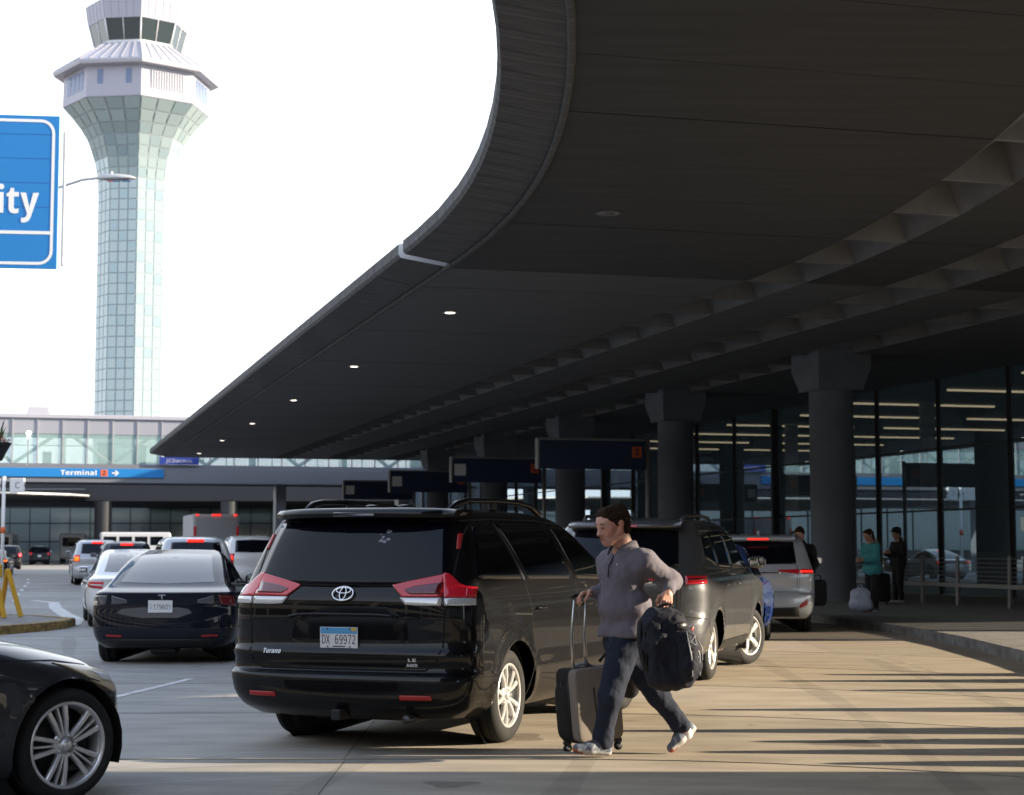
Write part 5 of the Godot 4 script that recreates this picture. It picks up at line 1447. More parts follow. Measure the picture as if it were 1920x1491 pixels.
func suv_spec(paint: String, k := 1.0) -> Dictionary:
	var lv := [[0.26, 0.18, 4.75, 0.82, 0.3, 0.45, 2.5], [0.36, 0.04, 4.88, 0.91, 0.36, 0.5, 2.5], [0.50, 0.0, 4.93, 0.945, 0.4, 0.55, 2.5], [0.655, 0.015, 4.95, 0.957, 0.42, 0.6, 2.5], [0.69, 0.06, 4.94, 0.96, 0.40, 0.6, 2.5], [0.80, 0.075, 4.93, 0.965, 0.40, 0.6, 2.5], [0.95, 0.06, 4.88, 0.967, 0.42, 0.6, 2.5], [1.03, 0.065, 4.65, 0.96, 0.42, 0.6, 2.5], [1.10, 0.11, 4.2, 0.945, 0.40, 0.6, 2.5],
		[1.2, 0.19, 3.85, 0.905, 0.36, 0.5, 2.5], [1.4, 0.36, 3.45, 0.845, 0.34, 0.45, 2.5], [1.58, 0.52, 3.1, 0.78, 0.32, 0.4, 2.5], [1.65, 0.60, 2.9, 0.735, 0.32, 0.4, 2.4], [1.70, 0.80, 2.5, 0.65, 0.3, 0.4, 2.4], [1.722, 1.1, 2.1, 0.55, 0.3, 0.3, 2.3]]
	for l in lv: l[0] *= k
	return {"lv": lv, "wheels": [[1.05, 0.365, 0.42], [3.90, 0.365, 0.42]], "tyre": 0.365, "rim": 0.245, "spokes": "five", "wheel": "suv", "paint": paint, "step": 0.055, "dome": 0.012, "mirror": [3.4, 1.18 * k],
		"glass": [["rear_window", "rear", [[-0.66, 1.205 * k], [0, 1.19 * k], [0.66, 1.205 * k]], [[-0.60, 1.585 * k], [0, 1.60 * k], [0.60, 1.585 * k]], 0.010, 20],
			["quarter_window", "side", [[0.75, 1.30 * k], [1.32, 1.21 * k]], [[0.86, 1.53 * k], [1.30, 1.575 * k]]],
			["rear_door_window", "side", [[1.40, 1.205 * k], [2.2, 1.185 * k]], [[1.38, 1.58 * k], [2.15, 1.60 * k]]],
			["front_door_window", "side", [[2.28, 1.185 * k], [3.42, 1.165 * k]], [[2.23, 1.60 * k], [2.6, 1.585 * k], [2.92, 1.52 * k]], 0.007, 14, "tint_glass"],
			["windscreen", "front", [[-0.75, 1.19 * k], [0, 1.17 * k], [0.75, 1.19 * k]], [[-0.6, 1.58 * k], [0, 1.61 * k], [0.6, 1.58 * k]], 0.010, 14, "tint_glass"]],
		"seams": [["side", [[2.22, 0.32 * k], [2.24, 1.17 * k]]], ["side", [[1.50, 0.65 * k], [1.38, 0.9 * k], [1.36, 1.18 * k]]], ["side", [[3.45, 0.4 * k], [3.42, 1.15 * k]]], ["rear", [[-0.68, 1.18 * k], [-0.66, 0.72 * k], [0.66, 0.72 * k], [0.68, 1.18 * k]], 0.008], ["corner", [[0.75, 1.02 * k], [0.72, 0.70 * k], [1.55, 0.665 * k]], 0.007]]}
func suv_details(o: Node3D, c: Dictionary, k: float, glow: bool):
	for sd in [-1, 1]:
		var s1 := mb(true); patch(s1, c, "rear", [[0.34 * sd, 1.075 * k], [0.70 * sd, 1.03 * k]], [[0.34 * sd, 1.10 * k], [0.70 * sd, 1.115 * k]], 0.010, 10, 5); var l := part("tail_lamp", s1, M.red_lens, o)
		var s2 := mb(true); patch(s2, c, "corner", [[0.84, 1.025 * k], [1.42, 1.035 * k]], [[0.84, 1.115 * k], [1.42, 1.115 * k]], 0.010, 10, 6, sd); part("tail_lamp", s2, M.red_lens, o)
		if glow:
			var s3 := mb(true); patch(s3, c, "corner", [[0.80, 1.065 * k], [1.30, 1.06 * k]], [[0.80, 1.085 * k], [1.30, 1.09 * k]], 0.014, 8, 3, sd); part("brake_lamp", s3, M.brake_glow, l)
		else:
			var s3 := mb(true); patch(s3, c, "corner", [[0.86, 1.07 * k], [1.35, 1.07 * k]], [[0.86, 1.09 * k], [1.35, 1.095 * k]], 0.013, 8, 3, sd); part("inner_lens", s3, M.dark_red_lens, l)
		var rf := mb(true); patch(rf, c, "corner", [[0.78, 0.44 * k], [1.02, 0.50 * k]], [[0.78, 0.50 * k], [1.02, 0.60 * k]], 0.010, 6, 4, sd); part("bumper_reflector", rf, M.reflector, o)
		var rr := mb(true); tube(rr, [Vector3(0.56 * sd, 1.70 * k, -0.95), Vector3(0.58 * sd, 1.745 * k, -1.12), Vector3(0.60 * sd, 1.765 * k, -1.8), Vector3(0.59 * sd, 1.745 * k, -2.5), Vector3(0.58 * sd, 1.69 * k, -2.7)], 0.02, 8); part("roof_rail", rr, M.dark_metal, o)
	var sp := mb(true); var rows := []
	for i in 13:
		var x := lerpf(-0.64, 0.64, i / 12.0); var q := rear_at(c, x, 1.625 * k); var z := q.z + 0.15
		rows.append(PackedVector3Array([Vector3(x, 1.615 * k, q.z - 0.03), Vector3(x, 1.61 * k, z), Vector3(x, 1.65 * k, z + 0.005), Vector3(x, 1.685 * k, z - 0.12), Vector3(x, 1.695 * k, q.z - 0.25)]))
	grid(sp, rows, true)
	for e in [0, 12]:
		for j in range(1, 4): tri(sp, rows[e][0], rows[e][j], rows[e][j + 1])
	var so := part("spoiler", sp, M[c.paint], o)
	var bl := mb(true); bx(bl, Vector3(0, 1.632 * k, rows[6][2].z + 0.002), Vector3(0.36, 0.028, 0.012), Basis.IDENTITY, 0.003); part("high_brake_lamp", bl, M.brake_glow if glow else M.red_lens, so)
	var df := mb(true); patch(df, c, "rear", [[-0.7, 0.29 * k], [0, 0.29 * k], [0.7, 0.29 * k]], [[-0.68, 0.46 * k], [0, 0.44 * k], [0.68, 0.46 * k]], 0.008, 14, 4); part("bumper_insert", df, M.black_plastic, o)
	var ch := mb(true); patch(ch, c, "rear", [[-0.40, 1.035 * k], [0.40, 1.035 * k]], [[-0.42, 1.06 * k], [0.42, 1.06 * k]], 0.014, 10, 3); part("tailgate_trim", ch, M.chrome, o)
	var p := plate(o, c, 0, 0.86 * k, "")
	for s in [1.62, 2.45]: handle(o, c, s, 1.0 * k, M[c.paint])
	for sd in [-1, 1]: strip(o, c, "sill_cladding", "side", [[1.5, 0.34 * k], [3.4, 0.34 * k]], 0.10, 0.012, sd, M.black_plastic)
	var ant := mb(true); ell(ant, Vector3(0, 1.75 * k, -0.95), Vector3(0.022, 0.045, 0.07)); part("roof_fin", ant, M[c.paint], o)
func kerb_suvs():
	var k := 1.05
	var c := suv_spec("brown_grey_paint", k); c.steer = -0.42; c.alloy = "alloy"
	var o := make_car("suv", "dark grey SUV with its front wheels turned, behind the walking man", "SUV", c, V(1.10, 0, 19.45), 16.5, "SUVs stopped along the kerb")
	suv_details(o, c, k, false)
	var g := suv_spec("silver_paint"); g.wheel = "suv_silver"
	var s := make_car("suv", "silver SUV with brake lights on near the kerb, farthest of the two kerb SUVs", "SUV", g, V(4.25, 0, 31.0), 9.0, "SUVs stopped along the kerb")
	suv_details(s, g, 1.0, true)
	var b := sedan_spec("blue_paint"); b.wheel = "blue_car"
	for l in b.lv: l[0] *= 1.06
	for q in b.glass:
		for w in [2, 3]:
			for p in q[w]: p[1] *= 1.06
	b.erase("seams"); b.erase("mirror")
	var bo := make_car("hatchback", "bright blue car showing only a sliver between the dark SUV and the silver SUV", "car", b, V(2.58, 0, 25.4), 11.0)
	for sd in [-1, 1]:
		var st := mb(true); patch(st, b, "corner", [[0.8, 0.80], [1.4, 0.82]], [[0.8, 0.97], [1.4, 1.0]], 0.010, 10, 6, sd); part("tail_lamp", st, M.red_lens, bo)

func near_sedan():
	var lv := [[0.17, 0.2, 4.41, 0.78, 0.4, 0.5, 2.3], [0.24, 0.1, 4.57, 0.86, 0.45, 0.75, 2.25], [0.4, 0.02, 4.66, 0.895, 0.5, 0.85, 2.2], [0.55, 0.02, 4.655, 0.908, 0.5, 0.9, 2.2], [0.69, 0.05, 4.59, 0.906, 0.5, 0.95, 2.2], [0.77, 0.05, 4.45, 0.893, 0.5, 0.95, 2.2], [0.84, 0.05, 4.21, 0.875, 0.5, 0.9, 2.2], [0.91, 0.06, 3.9, 0.85, 0.5, 0.8, 2.25], [0.97, 0.15, 3.5, 0.82, 0.5, 0.7, 2.3], [1.02, 0.4, 3.2, 0.79, 0.4, 0.5, 2.3], [1.23, 0.9, 2.75, 0.68, 0.35, 0.5, 2.3], [1.39, 1.4, 2.4, 0.58, 0.3, 0.4, 2.3], [1.45, 1.75, 2.15, 0.48, 0.2, 0.2, 2.2]]
	var c := {"lv": lv, "wheels": [[0.95, 0.328, 0.385], [3.96, 0.328, 0.385]], "tyre": 0.328, "rim": 0.243, "spokes": "triple", "wheel": "near", "paint": "graphite_paint", "step": 0.04, "dome": 0.01, "mirror": [2.95, 0.99], "alloy": "alloy_bright", "flare": 0.022, "tyre_w": 0.24,
		"glass": [["front_door_window", "side", [[2.0, 0.97], [2.9, 0.965]], [[2.0, 1.33], [2.3, 1.3], [2.5, 1.2]]], ["rear_door_window", "side", [[1.0, 1.0], [1.93, 0.97]], [[1.3, 1.25], [1.93, 1.33]]], ["windscreen", "front", [[-0.66, 1.01], [0, 1.0], [0.66, 1.01]], [[-0.5, 1.33], [0, 1.36], [0.5, 1.33]], 0.012, 14]],
		"seams": [["side", [[3.25, 0.28], [3.22, 0.6], [3.05, 0.95]]], ["side", [[3.98, 0.735], [4.30, 0.66]], 0.008], ["side", [[1.98, 0.3], [1.97, 0.96]]], ["side", [[3.28, 0.845], [3.9, 0.815], [4.2, 0.77]], 0.007]]}
	var o := make_car("sedan", "dark grey sedan nose at the lower left with yellowed headlamp", "car", c, V(-5.90, 0, 8.16), 43.0)
	for sd in [-1, 1]:
		var st := mb(true); patch(st, c, "nose", [[0.58, 0.60], [0.78, 0.605], [1.04, 0.68]], [[0.58, 0.71], [0.78, 0.765], [1.08, 0.805]], 0.010, 14, 8, sd); var l := part("headlamp", st, M.amber_lens, o)
		var s2 := mb(true); patch(s2, c, "nose", [[0.66, 0.65], [0.90, 0.68]], [[0.66, 0.70], [0.90, 0.745]], 0.014, 8, 4, sd); part("lamp_lens", s2, M.plate_white, l)
		var s3 := mb(true); patch(s3, c, "nose", [[0.72, 0.30], [0.98, 0.30]], [[0.72, 0.40], [0.98, 0.40]], 0.008, 8, 4, sd); part("fog_lamp", s3, M.smoke_lens, o)
	var gr := mb(true); patch(gr, c, "front", [[-0.42, 0.50], [0, 0.48], [0.42, 0.50]], [[-0.5, 0.66], [0, 0.68], [0.5, 0.66]], 0.008, 14, 6); part("grille", gr, M.black_plastic, o)
	var fl := mb(true)
	for sd in [-1, 1]: bx(fl, Vector3(0.855 * sd, 0.24, -3.44), Vector3(0.06, 0.26, 0.05), Basis(Vector3.RIGHT, -0.2), 0.01)
	part("mud_flap", fl, M.black_plastic, o)
	var lip := mb(true); var pts := []
	for i in 13: pts.append(body_point(c, 0.19, lerpf(-1.45, 1.45, i / 12.0), true, 0.006))
	tube(lip, pts, 0.022, 8); part("chin_spoiler", lip, M.black_plastic, o)
	for s in [1.3, 2.3]: handle(o, c, s, 0.80, M.graphite_paint)

func traffic():
	# farther cars: whole bodies with their lamps; kept simple because they are small
	var far_suv := func(called: String, label: String, paint: String, at: Vector3, hd: float, lit: Array, k := 1.0):
		var c := suv_spec(paint, k); c.step = 0.12; c.erase("seams"); c.wheel = "suv_far"
		var o := make_car(called, label, "SUV", c, at, hd, "cars queuing along the road")
		for sd in [-1, 1]:
			var s2 := mb(true); patch(s2, c, "corner", [[0.75, 0.90 * k], [1.35, 0.90 * k]], [[0.75, 1.16 * k], [1.35, 1.16 * k]], 0.012, 6, 4, sd); var l := part("tail_lamp", s2, M.red_lens, o)
			if lit[0]:
				var g := mb(true); patch(g, c, "corner", [[0.8, 0.93 * k], [1.15, 0.93 * k]], [[0.8, 1.08 * k], [1.15, 1.08 * k]], 0.02, 5, 4, sd); part("brake_lamp", g, M[lit[0]] if sd < 0 or lit[0] == "brake_glow" else M.red_lens, l)
		if lit[1]:
			var hb := mb(); bx(hb, rear_at(c, 0, 1.62 * k, 0.03), Vector3(0.42, 0.07, 0.04), Basis.IDENTITY, 0.01); part("high_brake_lamp", hb, M.brake_glow, o)
		plate(o, c, 0, 0.82 * k, "")
	var far_sedan := func(called: String, label: String, paint: String, at: Vector3, hd: float, lit: Array):
		var c := sedan_spec(paint); c.step = 0.12; c.erase("seams"); c.wheel = "sedan_far"
		var o := make_car(called, label, "car", c, at, hd, "cars queuing along the road")
		for sd in [-1, 1]:
			var s2 := mb(true); patch(s2, c, "corner", [[0.4, 0.74], [1.3, 0.74]], [[0.4, 0.86], [1.3, 0.86]], 0.012, 8, 4, sd); var l := part("tail_lamp", s2, M.red_lens, o)
			if lit[0]:
				var g := mb(true); patch(g, c, "corner", [[0.8, 0.75], [1.15, 0.75]], [[0.8, 0.85], [1.15, 0.85]], 0.02, 5, 4, sd); part("brake_lamp", g, M[lit[0]], l)
		if lit[1]:
			var hb := mb(); bx(hb, rear_at(c, 0, 1.36, 0.03), Vector3(0.4, 0.07, 0.05), Basis.IDENTITY, 0.01); part("high_brake_lamp", hb, M.brake_glow, o)
		plate(o, c, 0, 0.66, "")
	far_suv.call("suv", "silver SUV alone in the left lane with amber and red rear lights lit", "silver_paint", V(-16.75, 0, 72.5), -16.0, ["amber_glow", true], 1.06)
	far_sedan.call("sedan", "black sedan at the far left edge with a red light bar", "black_paint", V(-29.1, 0, 100.0), -10.0, ["amber_glow", false])
	far_suv.call("suv", "small dark SUV far off under the footbridge, right of the white buses", "midnight_paint", V(-43.5, 0, 165.0), -15.0, [null, false])
	far_suv.call("suv", "small black SUV far off, beside the pole of the white box signs", "black_paint", V(-36.0, 0, 128.0), -15.0, [null, false])
	far_sedan.call("sedan", "white sedan roof with red high brake light just ahead of the black sedan roofline", "white_paint", V(-9.5, 0, 46.5), -15.0, ["brake_glow", true])
	far_suv.call("suv", "dark SUV with a lit high brake light behind the white sedan roofs", "graphite_paint", V(-13.3, 0, 62.0), -15.0, ["brake_glow", true])
	far_suv.call("suv", "silver SUV roof with lit high brake light ahead of the black sedan's right side", "silver_paint", V(-7.9, 0, 45.0), -15.0, ["brake_glow", true], 1.03)
	far_sedan.call("sedan", "grey sedan far along the kerb lane in front of the box truck", "silver_paint", V(-13.5, 0, 78.0), -15.0, ["brake_glow", true])
	far_suv.call("suv", "black SUV in the dark kerb lane right of the box truck", "black_paint", V(-12.1, 0, 85.0), -15.0, ["brake_glow", false])
	far_suv.call("van", "white passenger van between the box truck and the minivan with red lights", "white_paint", V(-9.2, 0, 64.0), -15.0, ["brake_glow", false], 1.12)
	# box truck
	var t := thing("box_truck", "pale box truck seen from behind with red corner lights under the canopy", "truck", Transform3D(Basis(Vector3.UP, TH), V(-15.7, 0, 95.0)))
	var b := mb(); bx(b, Vector3(0, 2.05, -3.2), Vector3(2.45, 2.5, 6.4), Basis.IDENTITY, 0.05); part("box", b, M.truck_white, t)
	var d := mb(); bx(d, Vector3(0, 2.0, 0.02), Vector3(2.2, 2.25, 0.04), Basis.IDENTITY, 0.01); part("roller_door", d, M.cool_panel, t)
	var u := mb(); bx(u, Vector3(0, 0.65, -3.6), Vector3(2.0, 0.3, 7.4)); bx(u, Vector3(0, 0.6, 0.1), Vector3(2.4, 0.16, 0.2)); part("chassis", u, M.black_plastic, t)
	var cb := mb(); bx(cb, Vector3(0, 1.6, -7.4), Vector3(2.1, 1.9, 1.9), Basis.IDENTITY, 0.12); part("cab", cb, M.truck_white, t)
	for p in [[-1.0, 3.26], [-0.16, 3.26], [0.0, 3.26], [0.16, 3.26], [1.0, 3.26], [-1.1, 0.85], [1.1, 0.85], [-1.12, 2.4], [1.12, 2.4]]:
		var l := mb(); bx(l, Vector3(p[0], p[1], 0.05), Vector3(0.14, 0.08 if p[1] != 2.4 else 0.5, 0.05), Basis.IDENTITY, 0.01); part("marker_lamp", l, M.brake_glow if p[1] != 2.4 else M.red_lens, t)
	for s in [1.2, 6.9]:
		for sd in [-1, 1]:
			var w := mb(true); lathe(w, [[0.0, -0.14], [0.42, -0.14], [0.45, -0.1], [0.45, 0.1], [0.42, 0.14], [0.0, 0.14]], 20, Transform3D(Basis(Vector3.BACK, PI / 2), Vector3(0.95 * sd, 0.45, -s))); part("wheel", w, M.rubber, t)
	# shuttle buses at the far left, and one unseen, added by the near kerb to shade the road
	for k in [["white shuttle bus end-on at the far left edge behind the pole", -49.2, 172.0, 10.0], ["white shuttle bus with a dark windscreen second from the left edge", -43.8, 178.0, 10.0], ["long white bus with dark side windows behind the silver SUV", -38.0, 165.0, -75.0], ["added unseen shuttle bus at the near kerb, shading the road by the dark grey sedan", 6.0, 5.0, 0.0]]:
		var o := thing("bus", k[0], "bus", Transform3D(Basis(Vector3.UP, deg_to_rad(k[3])), V(k[1], 0, k[2])), "white buses at the end of the road")
		var bb := mb(); bx(bb, Vector3(0, 1.75, -3.2), Vector3(2.3, 2.5, 6.4), Basis.IDENTITY, 0.15); part("body", bb, M.truck_white, o)
		var wn := mb(); bx(wn, Vector3(0, 2.15, 0.01), Vector3(1.7, 0.9, 0.04), Basis.IDENTITY, 0.01); part("windscreen", wn, M.car_glass, o)
		for sd in [-1, 1]:
			for i in 4:
				var sw := mb(); bx(sw, Vector3(1.155 * sd, 2.2, -0.9 - 1.4 * i), Vector3(0.03, 0.8, 1.15), Basis.IDENTITY, 0.01); part("side_window", sw, M.car_glass, o)
			for s in [1.2, 5.3]:
				var w := mb(true); lathe(w, [[0.0, -0.12], [0.4, -0.12], [0.42, 0.0], [0.4, 0.12], [0.0, 0.12]], 16, Transform3D(Basis(Vector3.BACK, PI / 2), Vector3(1.02 * sd, 0.42, -s))); part("wheel", w, M.rubber, o)

# ---------- people
func people_mats():
	mat("skin", lin(0.46, 0.26, 0.19), 0.5, 0.0, {"vc": true}); M.skin.albedo_color = Color.WHITE
	M.skin.subsurf_scatter_enabled = true; M.skin.subsurf_scatter_strength = 0.12
	mat("shirt_skin", lin(0.48, 0.25, 0.185), 0.5)
	mat("hair", lin(0.030, 0.017, 0.010), 0.7, 0.0, {"spec": 0.2, "bump": ramp_noise(44, 0.09, grey(0.1), grey(0.9), 256, 4), "bump_cm": 0.5, "scale": 5.0})
	var weave := ramp_noise(40, 0.06, grey(0.25), grey(0.8), 256, 4)
	mat("shirt", lin(0.125, 0.113, 0.137), 0.9, 0.0, {"bump": weave, "bump_cm": 0.15, "scale": 2.5, "rim": 0.25})
	mat("trousers", lin(0.006, 0.011, 0.027), 0.9, 0.0, {"bump": weave, "bump_cm": 0.15, "scale": 2.5})
	mat("shirt_dark", lin(0.035, 0.035, 0.045), 0.8)
	mat("shoe", Color.WHITE, 0.6, 0.0, {"vc": true})
	mat("navy_cloth", lin(0.006, 0.008, 0.018), 0.85, 0.0, {"bump": weave, "bump_cm": 0.2, "scale": 2.0})
	mat("black_cloth", lin(0.009, 0.009, 0.011), 0.85, 0.0, {"bump": weave, "bump_cm": 0.2, "scale": 2.0})
	mat("taupe_cloth", lin(0.20, 0.172, 0.146), 0.85, 0.0, {"bump": weave, "bump_cm": 0.15, "scale": 2.0})
	mat("teal_coat", lin(0.05, 0.26, 0.27), 0.85)
	mat("plastic_bag", lin(0.35, 0.38, 0.48), 0.4)
	mat("cord", lin(0.30, 0.31, 0.34), 0.4)

func head_bones(o: Vector3, B: Basis, k := 1.0) -> Array:   # B: x to the person's left, y up, z where the face looks
	var L := [[Vector3(0, 0.028, -0.032), Vector3(0, 0.034, 0.026), 0.082, 0.078], [Vector3(0, 0.0, 0.035), Vector3(0, -0.07, 0.05), 0.062, 0.044], [Vector3(0, -0.088, 0.06), Vector3(0, -0.094, 0.074), 0.026, 0.021],
		[Vector3(0, 0.012, 0.096), Vector3(0, -0.028, 0.116), 0.009, 0.0135], [Vector3(-0.036, 0.03, 0.082), Vector3(0.036, 0.03, 0.082), 0.014, 0.014], [Vector3(-0.017, -0.058, 0.088), Vector3(0.017, -0.058, 0.088), 0.009, 0.009], [Vector3(-0.014, -0.069, 0.088), Vector3(0.014, -0.069, 0.088), 0.008, 0.008]]
	for s in [-1, 1]:
		L.append([Vector3(0.052 * s, -0.045, 0.0), Vector3(0.018 * s, -0.088, 0.062), 0.028, 0.024])
		L.append([Vector3(0.042 * s, -0.015, 0.06), Vector3(0.036 * s, -0.03, 0.066), 0.026, 0.022])
		L.append([Vector3(0.012 * s, -0.03, 0.104), Vector3(0.013 * s, -0.031, 0.10), 0.009, 0.009])
		L.append([Vector3(0.079 * s, 0.022, -0.012), Vector3(0.077 * s, -0.022, -0.006), 0.016, 0.011])
		L.append([Vector3(0.031 * s, 0.008, 0.079), Vector3(0.033 * s, 0.008, 0.079), 0.012, 0.012])
	L.append([Vector3(0, -0.03, -0.03), Vector3(0, -0.15, -0.05), 0.058, 0.062])
	var out := []
	for b in L: out.append([o + B * (b[0] * k), o + B * (b[1] * k), b[2] * k, b[3] * k])
	return out
func hair_bones(o: Vector3, B: Basis, k := 1.0, long := false) -> Array:
	var L := [[Vector3(0, 0.058, -0.05), Vector3(0, 0.066, 0.03), 0.074, 0.062], [Vector3(0, 0.03, -0.062), Vector3(0, -0.045, -0.066), 0.07, 0.052], [Vector3(-0.03, 0.092, 0.05), Vector3(0.03, 0.092, 0.05), 0.03, 0.03]]
	for s in [-1, 1]:
		L.append([Vector3(0.058 * s, 0.05, -0.03), Vector3(0.06 * s, 0.06, 0.03), 0.034, 0.028])
		L.append([Vector3(0.062 * s, 0.035, 0.028), Vector3(0.066 * s, 0.03, -0.03), 0.022, 0.026])
		L.append([Vector3(0.068 * s, 0.03, 0.02), Vector3(0.071 * s, 0.006, 0.012), 0.013, 0.009])
		L.append([Vector3(0.04 * s, 0.078, 0.055), Vector3(0.055 * s, 0.055, 0.045), 0.024, 0.02])
		L.append([Vector3(0.05 * s, 0.0, -0.055), Vector3(0.045 * s, -0.04, -0.055), 0.036, 0.028])
	if long: L.append([Vector3(0, 0.0, -0.06), Vector3(0, -0.17, -0.075), 0.075, 0.06])
	var out := []
	for b in L: out.append([o + B * (b[0] * k), o + B * (b[1] * k), b[2] * k, b[3] * k])
	return out
func hand_bones(wrist: Vector3, fw: Vector3, back: Vector3, thumb: Vector3, curl: float) -> Array:
	# fw: towards the knuckles, back: out of the back of the hand, thumb: towards the thumb side
	fw = fw.normalized(); thumb = (thumb - fw * thumb.dot(fw)).normalized(); back = (back - fw * back.dot(fw)); back = (back - thumb * back.dot(thumb)).normalized()
	var L := []
	for i in 4:
		var t := 0.03 - 0.02 * i
		var kn := wrist + fw * (0.088 - 0.004 * absf(i - 1)) + thumb * t
		L.append([wrist + fw * 0.015 + thumb * t * 0.6, kn, 0.016, 0.0115])
		var a := 0.15; var p := kn; var len: float = [0.040, 0.045, 0.042, 0.033][i]
		for s in 3:
			a += curl * [0.8, 1.05, 0.8][s]
			var d := fw * cos(a) - back * sin(a)
			var q: Vector3 = p + d * len * [1.0, 0.68, 0.52][s]
			L.append([p, q, 0.0098 - 0.0008 * s, 0.0092 - 0.001 * s]); p = q
	var b := wrist + fw * 0.025 + thumb * 0.026
	var m := b + (fw * 0.6 + thumb * 0.6 - back * 0.45).normalized() * 0.045
	var e := m + (fw * 0.75 + thumb * 0.05 - back * 0.65).normalized() * 0.034
	var g := e + (fw * 0.6 - thumb * 0.35 - back * 0.7).normalized() * 0.026
	L.append_array([[b, m, 0.014, 0.012], [m, e, 0.0115, 0.0105], [e, g, 0.0105, 0.008]])
	L.append([wrist - fw * 0.012, wrist + fw * 0.02, 0.024, 0.024])
	return L
func shoe(parent: Node, heel: Vector3, toe: Vector3, up: Vector3, upper: Color, side_hint: Vector3):
	var f := (toe - heel).normalized(); var l := up.cross(f).normalized(); var u := f.cross(l)
	var n := (toe - heel).length()
	var st := mb(true)
	var P := func(a: float, h: float, s := 0.0) -> Vector3: return heel + f * (a * n) + u * h + l * s
	var bones := [[P.call(0.10, 0.035), P.call(0.55, 0.032, 0.006), 0.036, 0.040], [P.call(0.55, 0.032, 0.006), P.call(0.88, 0.028, -0.004), 0.040, 0.030], [P.call(0.12, 0.06), P.call(0.22, 0.085), 0.036, 0.043], [P.call(0.25, 0.08), P.call(0.6, 0.05), 0.038, 0.032], [P.call(0.06, 0.018), P.call(0.92, 0.018), 0.022, 0.022]]
	var tint := func(p: Vector3) -> Color:
		var q := p - heel
		var h := q.dot(u); var a := q.dot(f) / n
		if h < 0.004: return Color(0.26, 0.08, 0.05) if a > 0.75 or a < 0.05 else Color(0.4, 0.38, 0.36)
		if h < 0.024: return Color(0.42, 0.42, 0.43) if a < 0.9 else Color(0.30, 0.08, 0.05)
		if h > 0.075 and a > 0.25: return Color(0.05, 0.055, 0.07)
		return Color(0.26, 0.28, 0.32) if sin(a * 34.0 + h * 60.0) > 0.75 and a < 0.75 else upper
	nets(st, bones, 0.02, 0.007, 0.0, 8.0, tint)
	part("shoe", st, M.shoe, parent)

